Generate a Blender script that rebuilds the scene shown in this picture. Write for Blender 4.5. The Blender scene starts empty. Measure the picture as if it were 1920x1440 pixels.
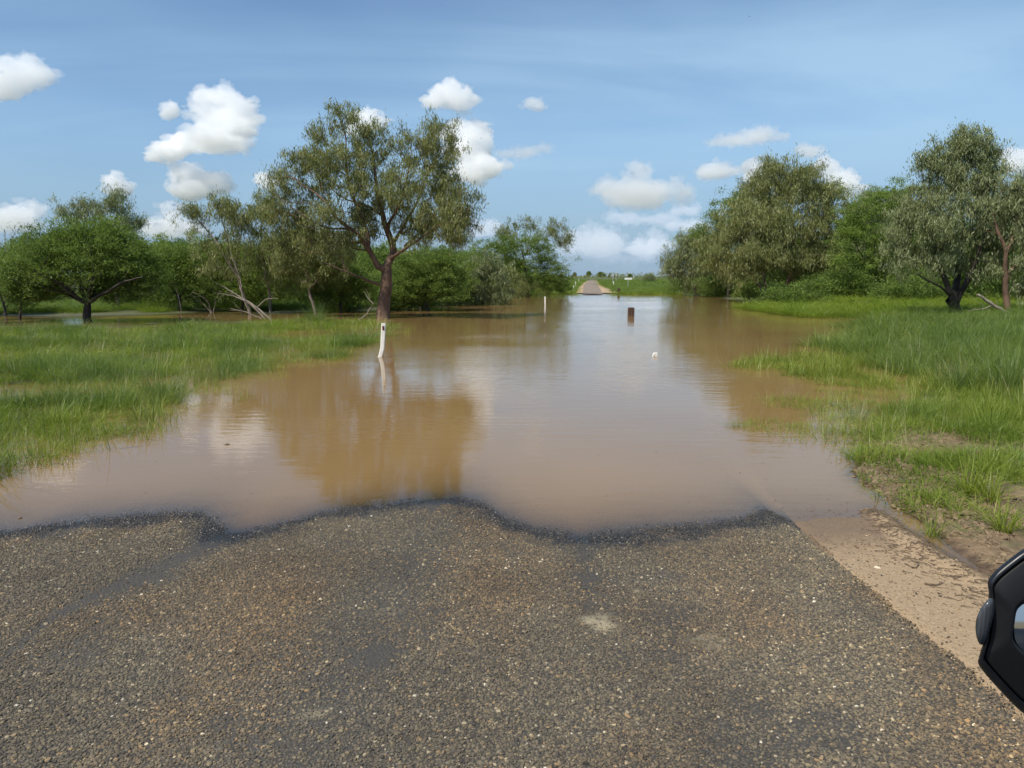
import bpy, bmesh, math, random
import numpy as np
from mathutils import Vector, Matrix

R = math.radians
sc = bpy.context.scene
COL = sc.collection

# ------------------------------------------------------------------ camera, sky, sun, exposure
CAM_H, PITCH, FPX = 1.70, R(8.2), 1400.0
cam_d = bpy.data.cameras.new('camera')
cam = bpy.data.objects.new('camera', cam_d); COL.objects.link(cam)
cam.location = (0, 0, CAM_H); cam.rotation_euler = (math.pi / 2 - PITCH, 0, 0)
cam_d.sensor_width = 36.0; cam_d.lens = 36.0 * FPX / 1920.0
cam_d.clip_start = 0.05; cam_d.clip_end = 40000
sc.camera = cam

SUN_EL, SUN_AZ = R(54), R(228)          # azimuth clockwise from +Y: behind the viewer, to the left
SUNV = Vector((math.sin(SUN_AZ) * math.cos(SUN_EL), math.cos(SUN_AZ) * math.cos(SUN_EL), math.sin(SUN_EL)))
sun_d = bpy.data.lights.new('sun', 'SUN'); sun_d.energy = 4.5; sun_d.angle = R(0.6); sun_d.color = (1.0, 0.93, 0.80)
sun = bpy.data.objects.new('sun', sun_d); COL.objects.link(sun)
sun.rotation_euler = (-SUNV).to_track_quat('-Z', 'Y').to_euler()

world = bpy.data.worlds.new('World'); sc.world = world; world.use_nodes = True
def build_world():
    nt = world.node_tree; N = nt.nodes; L = nt.links
    for n in list(N): N.remove(n)
    out = N.new('ShaderNodeOutputWorld'); bg = N.new('ShaderNodeBackground'); bg.inputs['Strength'].default_value = 0.099
    sky = N.new('ShaderNodeTexSky'); sky.sky_type = 'NISHITA'; sky.sun_disc = False
    sky.sun_elevation = SUN_EL; sky.sun_rotation = SUN_AZ
    sky.altitude = 200; sky.air_density = 1.0; sky.dust_density = 0.1; sky.ozone_density = 4.0
    # thin high cirrus: noise on the plane of a cloud layer overhead
    tc = N.new('ShaderNodeTexCoord'); sep = N.new('ShaderNodeSeparateXYZ'); L.new(tc.outputs['Generated'], sep.inputs[0])
    def M(op, a, b=None, c=None):
        m = N.new('ShaderNodeMath'); m.operation = op
        for i, v in enumerate((a, b, c)):
            if v is None: continue
            if isinstance(v, (int, float)): m.inputs[i].default_value = v
            else: L.new(v, m.inputs[i])
        return m.outputs[0]
    zc = M('ADD', M('MAXIMUM', sep.outputs[2], 0.0), 0.12)
    cmb = N.new('ShaderNodeCombineXYZ')
    L.new(M('DIVIDE', sep.outputs[0], zc), cmb.inputs[0]); L.new(M('DIVIDE', sep.outputs[1], zc), cmb.inputs[1])
    mp = N.new('ShaderNodeMapping'); L.new(cmb.outputs[0], mp.inputs[0])
    mp.inputs['Rotation'].default_value = (0, 0, R(12)); mp.inputs['Scale'].default_value = (0.30, 0.75, 1); mp.inputs['Location'].default_value = (3.3, 1.2, 0)
    n1 = N.new('ShaderNodeTexNoise'); L.new(mp.outputs[0], n1.inputs['Vector']); n1.inputs['Scale'].default_value = 1.1; n1.inputs['Detail'].default_value = 7; n1.inputs['Roughness'].default_value = 0.52; n1.inputs['Distortion'].default_value = 0.7
    mp2 = N.new('ShaderNodeMapping'); L.new(cmb.outputs[0], mp2.inputs[0]); mp2.inputs['Location'].default_value = (-0.55, 0.2, 2)
    n2 = N.new('ShaderNodeTexNoise'); L.new(mp2.outputs[0], n2.inputs['Vector']); n2.inputs['Scale'].default_value = 0.45; n2.inputs['Detail'].default_value = 3
    r1 = N.new('ShaderNodeMapRange'); L.new(n1.outputs[0], r1.inputs[0]); r1.inputs[1].default_value = 0.38; r1.inputs[2].default_value = 0.66
    r2 = N.new('ShaderNodeMapRange'); L.new(n2.outputs[0], r2.inputs[0]); r2.inputs[1].default_value = 0.34; r2.inputs[2].default_value = 0.62
    f = M('MULTIPLY_ADD', M('MULTIPLY', r1.outputs[0], r2.outputs[0]), 0.55, M('MULTIPLY', r2.outputs[0], 0.30))
    f = M('MINIMUM', f, 0.72)
    mix = N.new('ShaderNodeMix'); mix.data_type = 'RGBA'
    L.new(f, mix.inputs['Factor']); L.new(sky.outputs[0], mix.inputs['A']); mix.inputs['B'].default_value = (3.95, 5.7, 7.3, 1)
    hz = N.new('ShaderNodeMapRange'); hz.interpolation_type = 'SMOOTHSTEP'; L.new(sep.outputs[2], hz.inputs[0])
    for q, v in enumerate((0.0, 0.20, 0.85, 0.0)): hz.inputs[q + 1].default_value = v
    mh = N.new('ShaderNodeMix'); mh.data_type = 'RGBA'; L.new(hz.outputs[0], mh.inputs['Factor']); L.new(mix.outputs['Result'], mh.inputs['A']); mh.inputs['B'].default_value = (2.2, 3.25, 4.6, 1)   # blue-grey rain haze low down
    hs = N.new('ShaderNodeHueSaturation'); hs.inputs['Saturation'].default_value = 1.07; L.new(mh.outputs['Result'], hs.inputs['Color'])
    L.new(hs.outputs[0], bg.inputs[0]); L.new(bg.outputs[0], out.inputs[0])
build_world()

vs = sc.view_settings; vs.view_transform = 'Standard'; vs.look = 'None'; vs.exposure = 0.3; vs.gamma = 1.0; vs.use_curve_mapping = False
sc.render.engine = 'CYCLES'
cy = sc.cycles; cy.use_denoising = True; cy.max_bounces = 16; cy.diffuse_bounces = 4; cy.glossy_bounces = 2
cy.transmission_bounces = 5; cy.transparent_max_bounces = 12; cy.volume_bounces = 14; cy.caustics_reflective = False; cy.caustics_refractive = False
cy.sample_clamp_indirect = 6.0; cy.use_adaptive_sampling = True; cy.adaptive_threshold = 0.03

# ------------------------------------------------------------------ helpers
CP, SP = math.cos(PITCH), math.sin(PITCH)
def ray(x, y):
    a, u = (x - 960) / FPX, -(y - 720) / FPX
    return np.array([a, CP + SP * u, -SP + CP * u])
def ground_at(x, y, z=0.0):
    d = ray(x, y); t = (z - CAM_H) / d[2]
    return np.array([d[0] * t, d[1] * t, z])
def at_depth(x, y, Y):
    d = ray(x, y); t = Y / d[1]
    return np.array([d[0] * t, Y, CAM_H + d[2] * t])
def proj(P):
    P = np.asarray(P, float); x, yy, z = P[..., 0], P[..., 1], P[..., 2] - CAM_H
    zc = yy * CP - z * SP; up = yy * SP + z * CP
    return np.stack([960 + FPX * x / zc, 720 - FPX * up / zc], -1)

def _hash(ix, iy, seed):
    h = (ix.astype(np.int64) * 374761393 + iy.astype(np.int64) * 668265263 + seed * 982451653) & 0x7fffffff
    h = ((h ^ (h >> 13)) * 1274126177) & 0x7fffffff
    return ((h ^ (h >> 16)) & 0xffff) / 65535.0
def vnoise(x, y, seed=0):
    x = np.asarray(x, float); y = np.asarray(y, float)
    ix, iy = np.floor(x), np.floor(y); fx, fy = x - ix, y - iy
    fx = fx * fx * (3 - 2 * fx); fy = fy * fy * (3 - 2 * fy)
    a = _hash(ix, iy, seed); b = _hash(ix + 1, iy, seed); c = _hash(ix, iy + 1, seed); d = _hash(ix + 1, iy + 1, seed)
    return (a + (b - a) * fx) * (1 - fy) + (c + (d - c) * fx) * fy
def fbm(x, y, seed=0, oct=4):
    s, a, t = 0, 0.5, 0
    for o in range(oct):
        s = s + a * vnoise(np.asarray(x) * 2 ** o, np.asarray(y) * 2 ** o, seed + o); t += a; a *= 0.5
    return s / t                                     # 0..1
def sstep(a, b, x): t = np.clip((np.asarray(x, float) - a) / (b - a), 0, 1); return t * t * (3 - 2 * t)
def in_poly(px, poly):
    poly = np.asarray(poly, float); x, y = px[:, 0], px[:, 1]; ins = np.zeros(len(px), bool); j = len(poly) - 1
    for i in range(len(poly)):
        xi, yi = poly[i]; xj, yj = poly[j]
        c = ((yi > y) != (yj > y)) & (x < (xj - xi) * (y - yi) / (yj - yi + 1e-12) + xi)
        ins ^= c; j = i
    return ins

def tag(o, label=None, cat=None, group=None, kind=None):
    if label: o['label'] = label
    if cat: o['category'] = cat
    if group: o['group'] = group
    if kind: o['kind'] = kind
    return o
def empty(name, loc=(0, 0, 0), rz=0):
    o = bpy.data.objects.new(name, None); o.location = loc; o.rotation_euler = (0, 0, rz); o.empty_display_size = 0.2
    COL.objects.link(o); return o
def mesh_np(name, V, F, smooth=False):
    """V (n,3), F (m,k) fixed k"""
    me = bpy.data.meshes.new(name); V = np.asarray(V, np.float32); F = np.asarray(F, np.int32); k = F.shape[1]
    me.vertices.add(len(V)); me.vertices.foreach_set('co', V.ravel())
    me.loops.add(F.size); me.loops.foreach_set('vertex_index', F.ravel())
    me.polygons.add(len(F)); me.polygons.foreach_set('loop_start', np.arange(0, F.size, k, dtype=np.int32))
    me.update(calc_edges=True)
    if smooth: me.polygons.foreach_set('use_smooth', np.ones(len(F), bool))
    return me
def attr(me, name, vals, dom='POINT', typ='FLOAT'):
    a = me.attributes.new(name, typ, dom); vals = np.asarray(vals)
    if typ == 'FLOAT': a.data.foreach_set('value', vals.astype(np.float32).ravel())
    elif typ == 'INT': a.data.foreach_set('value', vals.astype(np.int32).ravel())
    elif typ == 'FLOAT_VECTOR': a.data.foreach_set('vector', vals.astype(np.float32).ravel())
def obj(name, me, mat=None, parent=None, loc=None):
    o = bpy.data.objects.new(name, me); COL.objects.link(o)
    if mat and not me.materials: me.materials.append(mat)
    if parent: o.parent = parent
    if loc is not None: o.location = loc
    return o
def bm_obj(name, bm, mat, parent=None, loc=None, smooth=False):
    me = bpy.data.meshes.new(name); bm.normal_update(); bm.to_mesh(me); bm.free()
    if smooth:
        for p in me.polygons: p.use_smooth = True
    return obj(name, me, mat, parent, loc)
def add_box(bm, c, s, bevel=0.0, rot=None, taper=1.0):
    r = bmesh.ops.create_cube(bm, size=1.0)
    for v in r['verts']:
        t = taper if v.co.z > 0 else 1.0
        v.co = Vector((v.co.x * s[0] * t, v.co.y * s[1] * t, v.co.z * s[2]))
    if bevel:
        es = {e for v in r['verts'] for e in v.link_edges}
        rr = bmesh.ops.bevel(bm, geom=list(es), offset=bevel, segments=2, affect='EDGES', profile=0.5)
        vs_ = {v for f in rr['faces'] for v in f.verts} | {v for v in r['verts'] if v.is_valid}
    else: vs_ = set(r['verts'])
    m = Matrix.Translation(Vector(c)) @ (rot.to_4x4() if rot else Matrix.Identity(4))
    for v in vs_: v.co = m @ v.co

# ------------------------------------------------------------------ materials
class NB:
    def __init__(s, name):
        s.m = bpy.data.materials.new(name); s.m.use_nodes = True; s.t = s.m.node_tree
        for n in list(s.t.nodes): s.t.nodes.remove(n)
        s.out = s.t.nodes.new('ShaderNodeOutputMaterial')
    def n(s, typ, ins=None, **kw):
        n = s.t.nodes.new(typ)
        for k, v in kw.items(): setattr(n, k, v)
        for k, v in (ins or {}).items(): s.set(n.inputs[k], v)
        return n
    def set(s, i, v):
        if isinstance(v, bpy.types.NodeSocket): s.t.links.new(v, i)
        elif isinstance(v, tuple) and i.type == 'RGBA' and len(v) == 3: i.default_value = (*v, 1)
        else: i.default_value = v
    def math(s, op, a, b=None, c=None, clamp=False):
        n = s.t.nodes.new('ShaderNodeMath'); n.operation = op; n.use_clamp = clamp
        for i, v in enumerate((a, b, c)):
            if v is not None: s.set(n.inputs[i], v)
        return n.outputs[0]
    def mix(s, f, a, b, mode='MIX'):
        n = s.t.nodes.new('ShaderNodeMix'); n.data_type = 'RGBA'; n.blend_type = mode
        s.set(n.inputs['Factor'], f); s.set(n.inputs['A'], a); s.set(n.inputs['B'], b); return n.outputs['Result']
    def rng(s, v, a, b, c=0.0, d=1.0, smooth=False):
        n = s.t.nodes.new('ShaderNodeMapRange'); n.interpolation_type = 'SMOOTHSTEP' if smooth else 'LINEAR'
        s.set(n.inputs[0], v)
        for i, x in enumerate((a, b, c, d)): n.inputs[i + 1].default_value = x
        return n.outputs[0]
    def ramp(s, v, stops, interp='LINEAR'):
        n = s.t.nodes.new('ShaderNodeValToRGB'); n.color_ramp.interpolation = interp; e = n.color_ramp.elements
        while len(e) < len(stops): e.new(0.5)
        for el, (p, c) in zip(e, stops): el.position = p; el.color = (*c, 1)
        s.set(n.inputs[0], v); return n.outputs[0]
    def noise(s, vec, scale, detail=4, rough=0.55, dist=0.0):
        n = s.n('ShaderNodeTexNoise', {'Scale': scale, 'Detail': detail, 'Roughness': rough, 'Distortion': dist})
        if vec is not None: s.set(n.inputs['Vector'], vec)
        return n.outputs[0]
    def pos(s): return s.n('ShaderNodeNewGeometry').outputs['Position']
    def objc(s): return s.n('ShaderNodeTexCoord').outputs['Object']
    def mapv(s, v, scale=(1, 1, 1), rot=(0, 0, 0), loc=(0, 0, 0)):
        return s.n('ShaderNodeMapping', {'Vector': v, 'Scale': scale, 'Rotation': rot, 'Location': loc}).outputs[0]
    def bump(s, h, strength=0.5, dist=0.01, normal=None):
        n = s.n('ShaderNodeBump', {'Strength': strength, 'Distance': dist, 'Height': h})
        if normal is not None: s.set(n.inputs['Normal'], normal)
        return n.outputs[0]
    def pbsdf(s, **ins):
        p = s.n('ShaderNodeBsdfPrincipled')
        for k, v in ins.items(): s.set(p.inputs[k.replace('_', ' ')], v)
        s.t.links.new(p.outputs[0], s.out.inputs[0]); return p

def simple_mat(name, col, rough=0.6, var=0.15, scale=8, metallic=0.0, bump=0.1, spec=0.5):
    b = NB(name); c = b.objc(); n = b.noise(c, scale, 5)
    dark = tuple(x * (1 - var) for x in col); lite = tuple(min(1, x * (1 + var)) for x in col)
    p = b.pbsdf(Base_Color=b.ramp(n, [(0.3, dark), (0.7, lite)]), Roughness=rough, Metallic=metallic, Normal=b.bump(n, bump, 0.01))
    p.inputs['Specular IOR Level'].default_value = spec
    return b.m

def leaf_mat(name, c_dark, c_mid, c_lite, transl=0.3, gloss=0.08, rough=0.45):
    b = NB(name)
    a = b.n('ShaderNodeAttribute', attribute_name='tint').outputs['Fac']
    col = b.ramp(a, [(0.0, c_dark), (0.5, c_mid), (1.0, c_lite)])
    d = b.n('ShaderNodeBsdfDiffuse', {'Color': col}); t = b.n('ShaderNodeBsdfTranslucent', {'Color': b.mix(1.0, col, (1.0, 1.05, 0.70), 'MULTIPLY')})
    g = b.n('ShaderNodeBsdfGlossy', {'Color': (0.8, 0.85, 0.85), 'Roughness': rough})
    m1 = b.n('ShaderNodeMixShader', {0: transl, 1: d.outputs[0], 2: t.outputs[0]})
    m2 = b.n('ShaderNodeMixShader', {0: gloss, 1: m1.outputs[0], 2: g.outputs[0]})
    b.t.links.new(m2.outputs[0], b.out.inputs[0]); return b.m

def grass_mat(name, c0, c1, c2, transl=0.3):
    b = NB(name)
    rnd = b.n('ShaderNodeObjectInfo').outputs['Random']
    a = b.n('ShaderNodeAttribute', attribute_name='tint').outputs['Fac']
    p = b.pos(); big = b.noise(p, 0.5, 3)
    v = b.math('ADD', b.math('MULTIPLY', a, 0.30), b.math('ADD', b.math('MULTIPLY', rnd, 0.30), b.math('MULTIPLY', b.rng(b.noise(p, 0.9, 4), 0.38, 0.62), 0.48)))
    col = b.ramp(v, [(0.1, c0), (0.5, c1), (0.95, c2)])
    d = b.n('ShaderNodeBsdfDiffuse', {'Color': col}); t = b.n('ShaderNodeBsdfTranslucent', {'Color': b.mix(1.0, col, (1.0, 1.05, 0.5), 'MULTIPLY')})
    g = b.n('ShaderNodeBsdfGlossy', {'Color': (0.8, 0.85, 0.8), 'Roughness': 0.45})
    m1 = b.n('ShaderNodeMixShader', {0: transl, 1: d.outputs[0], 2: t.outputs[0]})
    m2 = b.n('ShaderNodeMixShader', {0: 0.03, 1: m1.outputs[0], 2: g.outputs[0]})
    b.t.links.new(m2.outputs[0], b.out.inputs[0]); return b.m

def bark_mat(name, c0, c1, c2, scale=9):
    b = NB(name); p = b.objc(); v = b.mapv(p, (1, 1, 0.25))
    n = b.noise(v, scale, 6, 0.65, 0.6); n2 = b.noise(p, 1.3, 3)
    col = b.mix(b.rng(n2, 0.35, 0.65), b.ramp(n, [(0.3, c0), (0.65, c1)]), b.ramp(n, [(0.3, c1), (0.7, c2)]))
    b.pbsdf(Base_Color=col, Roughness=0.85, Normal=b.bump(n, 0.9, 0.04)); return b.m

M = {}
M['leaf_euc'] = leaf_mat('leaf_euc', (0.112, 0.135, 0.042), (0.225, 0.245, 0.085), (0.360, 0.365, 0.160), 0.40, 0.02)
M['leaf_euc_grey'] = leaf_mat('leaf_euc_grey', (0.115, 0.142, 0.056), (0.225, 0.258, 0.112), (0.365, 0.395, 0.215), 0.37, 0.025)
M['leaf_acacia'] = leaf_mat('leaf_acacia', (0.090, 0.138, 0.034), (0.168, 0.242, 0.056), (0.250, 0.330, 0.085), 0.45, 0.01)
M['leaf_acacia_lite'] = leaf_mat('leaf_acacia_lite', (0.125, 0.185, 0.040), (0.210, 0.295, 0.066), (0.300, 0.380, 0.100), 0.46, 0.01)
M['leaf_olive'] = leaf_mat('leaf_olive', (0.115, 0.138, 0.042), (0.208, 0.230, 0.076), (0.305, 0.322, 0.125), 0.40, 0.02)
M['bark_red'] = bark_mat('bark_red', (0.045, 0.026, 0.017), (0.13, 0.075, 0.048), (0.24, 0.15, 0.10))
M['bark_dark'] = bark_mat('bark_dark', (0.012, 0.010, 0.008), (0.035, 0.027, 0.02), (0.07, 0.055, 0.042))
M['bark_grey'] = bark_mat('bark_grey', (0.07, 0.055, 0.042), (0.19, 0.155, 0.12), (0.34, 0.29, 0.23))
M['bark_dead'] = bark_mat('bark_dead', (0.10, 0.08, 0.06), (0.27, 0.22, 0.17), (0.42, 0.36, 0.29))
M['grass_lush'] = grass_mat('grass_lush', (0.105, 0.165, 0.018), (0.182, 0.255, 0.032), (0.270, 0.325, 0.056), 0.42)
M['grass_blue'] = grass_mat('grass_blue', (0.072, 0.125, 0.024), (0.125, 0.190, 0.044), (0.195, 0.255, 0.078), 0.40)
M['grass_straw'] = grass_mat('grass_straw', (0.20, 0.17, 0.08), (0.32, 0.28, 0.14), (0.44, 0.40, 0.23), 0.25)
M['grass_yellow'] = grass_mat('grass_yellow', (0.150, 0.205, 0.024), (0.235, 0.285, 0.042), (0.325, 0.350, 0.075), 0.44)
M['white_post'] = simple_mat('white_post', (0.74, 0.72, 0.66), 0.5, 0.10, 14)
M['reflector_red'] = simple_mat('reflector_red', (0.10, 0.018, 0.012), 0.25, 0.2, 60)
M['timber_dark'] = simple_mat('timber_dark', (0.085, 0.048, 0.034), 0.85, 0.4, 25, bump=0.6)
M['sign_back'] = simple_mat('sign_back', (0.42, 0.42, 0.40), 0.45, 0.08, 10)
M['sign_white'] = simple_mat('sign_white', (0.78, 0.78, 0.74), 0.45, 0.05, 10)
M['stone_pale'] = simple_mat('stone_pale', (0.55, 0.48, 0.36), 0.8, 0.2, 40, bump=0.4)
M['twig'] = simple_mat('twig', (0.12, 0.086, 0.055), 0.9, 0.4, 30, bump=0.5)
M['bird'] = simple_mat('bird', (0.02, 0.018, 0.016), 0.7, 0.2, 10)

# ------------------------------------------------------------------ terrain functions (water surface is z = 0)
def curve_px(pts): return np.array([ground_at(x, y)[:2] for x, y in pts])
WL = curve_px([(-700, 1030), (-300, 1015), (0, 1003), (100, 984), (230, 974), (330, 963), (370, 964), (405, 988), (432, 1004), (520, 990), (600, 970), (680, 951), (760, 940), (850, 932), (900, 944), (945, 974), (1000, 998), (1090, 1015), (1170, 1005), (1250, 994), (1340, 985), (1400, 974), (1440, 957), (1475, 975), (1530, 1000), (1600, 1008), (1700, 1010)])
_wo = np.argsort(WL[:, 0]); WL = WL[_wo]
WLM = float(np.mean(WL[:, 1]))
BANK = curve_px([(2200, 1300), (1905, 1130), (1850, 1092), (1800, 1065), (1760, 1040), (1715, 1005), (1640, 940), (1560, 890), (1575, 850), (1610, 805), (1680, 760), (1735, 715), (1700, 660), (1655, 615), (1690, 600), (1600, 575), (1500, 566), (1480, 561)])
LEFT = curve_px([(-900, 1010), (-300, 950), (0, 892), (120, 855), (240, 818), (330, 768), (400, 728), (480, 708), (640, 668), (700, 650), (690, 602), (700, 590)])
def xr(Y):
    return np.interp(Y, [-10, 0, 2.4, 4.8, 10, 16, 32, 85], [1.78, 1.80, 1.88, 1.93, 2.5, 3.1, 5.2, 9.7])
def xl(Y): return np.interp(Y, [-10, 5, 16, 32, 85], [-4.25, -4.1, -2.9, -0.5, 5.5])
S_ROAD = 0.036
def road_z(x, Y):
    yw = np.interp(x, WL[:, 0], WL[:, 1])
    k = np.exp(-np.clip(WLM - Y, 0, 9) / 3.0)                  # wheel ruts fade away from the water's edge
    yw = WLM + (yw - WLM) * k
    z = S_ROAD * (yw - Y)
    z = np.where(z > 0.10, 0.10 + (z - 0.10) * 0.55, z)
    return np.maximum(z, -0.38) + 0.005 * (fbm(x * 2.2, Y * 2.2, 7, 3) - 0.5) + 0.0035 * (fbm(x * 11, Y * 11, 8, 3) - 0.5)
def far_z(Y): return np.interp(Y, [0, 56, 70, 84, 115, 150, 180, 260, 1000, 6000], [-0.4, -0.4, -0.06, 0.04, 0.17, 0.42, 0.66, 0.80, 1.0, 1.0])
def ground_z(x, Y):
    x = np.asarray(x, float); Y = np.asarray(Y, float)
    n1 = fbm(x * 0.45, Y * 0.45, 3, 4) - 0.5; n2 = fbm(x * 2.6, Y * 2.6, 11, 4) - 0.5
    bed = np.full_like(x, -0.38)
    # left: flooded grassland
    lx = np.interp(Y, LEFT[:, 1], LEFT[:, 0]); dl = lx - x
    zl = -0.38 + 0.36 * sstep(-1.2, 0.9, dl) + 0.03 * sstep(0.8, 5, dl) + n1 * 0.16 * sstep(0, 2, dl) + n2 * 0.05 - 0.015
    zl = zl - 0.16 * np.exp(-((Y - 31.0) / 1.7) ** 2) * sstep(-3.5, -6, x)
    # right: bank
    yb = BANK[:, 1]; bx = np.interp(Y, yb, BANK[:, 0]); dr = x - bx
    zr_ = np.where(dr > 0, 0.13 * (1 - np.exp(-dr * 0.9)) * np.interp(Y, [5, 8, 12, 30], [1, 0.75, 0.4, 0.35]), np.maximum(dr * 0.11, -0.38)) + n2 * 0.06 * sstep(-0.5, 0.6, dr) + n1 * 0.10 * sstep(0.3, 2.5, dr)
    z = np.maximum(bed, np.maximum(np.where(Y < 36, zl, -0.3), np.where(Y < 60, zr_, -0.3)))
    # flooded woodland floor behind
    wood = -0.10 + n1 * 0.30 + 0.22 * sstep(35, 40, Y)
    wl = sstep(-1, -4, x - np.interp(Y, [30, 46, 64, 80], [-4.2, -0.5, 4.0, 5.0])) * sstep(30, 35, Y)
    wr = sstep(1, 4, x - np.interp(Y, [30, 50, 64, 80], [14.5, 14.0, 14.5, 14.0])) * sstep(33, 38, Y)
    z = np.maximum(z, np.where(wl > 0, -0.38 + (wood + 0.38) * wl, -1)); z = np.maximum(z, np.where(wr > 0, -0.38 + (wood + 0.40) * wr, -1))
    # grassy rise behind the left dome tree
    z = np.maximum(z, 0.22 * np.exp(-(((x + 20) / 6.5) ** 2 + ((Y - 37) / 5.5) ** 2) ** 2) - 0.12)
    f = far_z(Y) + n1 * 0.10 * sstep(70, 90, Y); z = np.maximum(z, f)
    z = z + np.where((Y < 9) & (dr > -0.1), (fbm(x * 9, Y * 9, 51, 3) - 0.5) * 0.045 * sstep(0.0, 0.3, dr), 0)
    # shoulder and road bed
    rr, ll = xr(Y), xl(Y)
    rz = road_z(np.clip(x, ll, rr), Y)
    sh = np.clip(S_ROAD * (WL[-4, 1] - Y), -0.38, 0.09) + n2 * 0.012
    near = sstep(14, 9, Y)
    on_sh = sstep(-0.02, 0.0, x - rr) * sstep(0.25, -0.05, x - bx)
    z = np.where(Y < 14, z * (1 - on_sh) + np.maximum(sh, -0.38) * on_sh, z)
    bank_blend = sstep(0.0, 0.45, dr)
    z = np.where((Y < 6.0) & (dr > 0), np.maximum(sh + 0.03 * bank_blend * 1.0, z), z)
    berm = 0.035 * np.exp(-((dr + 0.10) / 0.075) ** 2) * sstep(5.6, 5.0, Y) * (0.4 + 1.2 * fbm(x * 5, Y * 5, 31, 3))
    chan = 0.045 * np.exp(-((dr - 0.09) / 0.08) ** 2) * sstep(3.6, 4.3, Y) * sstep(5.4, 4.9, Y)
    z = z + np.where(Y < 6, berm - chan, 0)
    on_road = (x < rr + 0.0) & (x > ll) & (Y < 20)
    z = np.where(on_road, rz - 0.05, z)
    lsh = (x <= ll) & (Y < 9)
    z = np.where(lsh, np.minimum(np.maximum(z, -0.38), np.maximum(rz - 0.03 - (ll - x) * 0.05, zl)), z)
    return z

def axis(*segs):
    out = []
    for a, b, n in segs: out += list(np.linspace(a, b, n, endpoint=False))
    return np.array(out + [segs[-1][1]])
def geo(a, b, n): return list(np.geomspace(a, b, n))
def grid_mesh(name, X, Y, zf, smooth=True):
    gx, gy = np.meshgrid(X, Y); z = zf(gx, gy)
    V = np.stack([gx, gy, z], -1).reshape(-1, 3); nx, ny = len(X), len(Y)
    i = np.arange(nx * ny).reshape(ny, nx)
    F = np.stack([i[:-1, :-1], i[:-1, 1:], i[1:, 1:], i[1:, :-1]], -1).reshape(-1, 4)
    return mesh_np(name, V, F, smooth), V

# ---- ground
GX = np.concatenate([-np.array(geo(14, 5000, 34))[::-1], axis((-13.5, -4.5, 44), (-4.5, 1.2, 16), (1.2, 7.5, 140), (7.5, 14, 30))[:], np.array(geo(14.6, 5000, 34))])
GY = np.concatenate([np.linspace(-60, 1.6, 16), axis((2, 9, 160), (9, 24, 90), (24, 50, 60), (50, 100, 40), (100, 200, 24)), np.array(geo(206, 6000, 30))])
gme, gV = grid_mesh('ground', GX, GY, ground_z)
def ground_material():
    b = NB('ground_mud'); p = b.pos()
    z = b.n('ShaderNodeSeparateXYZ', {0: p}); Z, Yp = z.outputs[2], z.outputs[1]
    n1 = b.noise(p, 1.6, 6, 0.6); n2 = b.noise(p, 14, 6, 0.65); n3 = b.noise(p, 75, 4, 0.6)
    mud = b.ramp(n2, [(0.25, (0.085, 0.056, 0.030)), (0.5, (0.165, 0.110, 0.060)), (0.75, (0.27, 0.19, 0.11))])
    sand = b.ramp(n3, [(0.25, (0.215, 0.145, 0.083)), (0.55, (0.33, 0.235, 0.142)), (0.8, (0.42, 0.315, 0.205))])
    litter = b.ramp(n2, [(0.3, (0.05, 0.06, 0.02)), (0.7, (0.13, 0.14, 0.05))])
    sm = b.n('ShaderNodeAttribute', attribute_name='sandy').outputs['Fac']
    sm = b.rng(b.math('ADD', sm, b.math('MULTIPLY', b.math('SUBTRACT', n2, 0.5), 0.9)), 0.35, 0.65)
    c = b.mix(sm, mud, sand)
    c = b.mix(b.math('MULTIPLY', b.rng(n1, 0.45, 0.62), b.math('SUBTRACT', 1.0, sm)), c, litter)
    c = b.mix(b.math('MULTIPLY', b.rng(Yp, 26, 34), 0.9), c, b.ramp(n2, [(0.3, (0.045, 0.055, 0.018)), (0.7, (0.10, 0.115, 0.04))]))
    wet = b.rng(b.math('ADD', Z, b.math('MULTIPLY', b.math('SUBTRACT', n2, 0.5), 0.02)), 0.012, 0.03, 1.0, 0.0)
    c = b.mix(b.math('MULTIPLY', wet, 0.62), c, b.mix(1.0, c, (0.35, 0.26, 0.18), 'MULTIPLY'))
    h = b.math('ADD', n2, b.math('MULTIPLY', n3, 0.4))
    b.pbsdf(Base_Color=c, Roughness=b.math('SUBTRACT', 0.92, b.math('MULTIPLY', wet, 0.55)), Normal=b.bump(h, 0.8, 0.02)); return b.m
gx_, gy_ = gV[:, 0], gV[:, 1]
_bx = np.interp(gy_, BANK[:, 1], BANK[:, 0])
attr(gme, 'sandy', sstep(0.28, -0.12, gx_ - _bx) * sstep(7, 5, gy_))
ground = obj('ground', gme, ground_material()); tag(ground, kind='structure')

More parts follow.
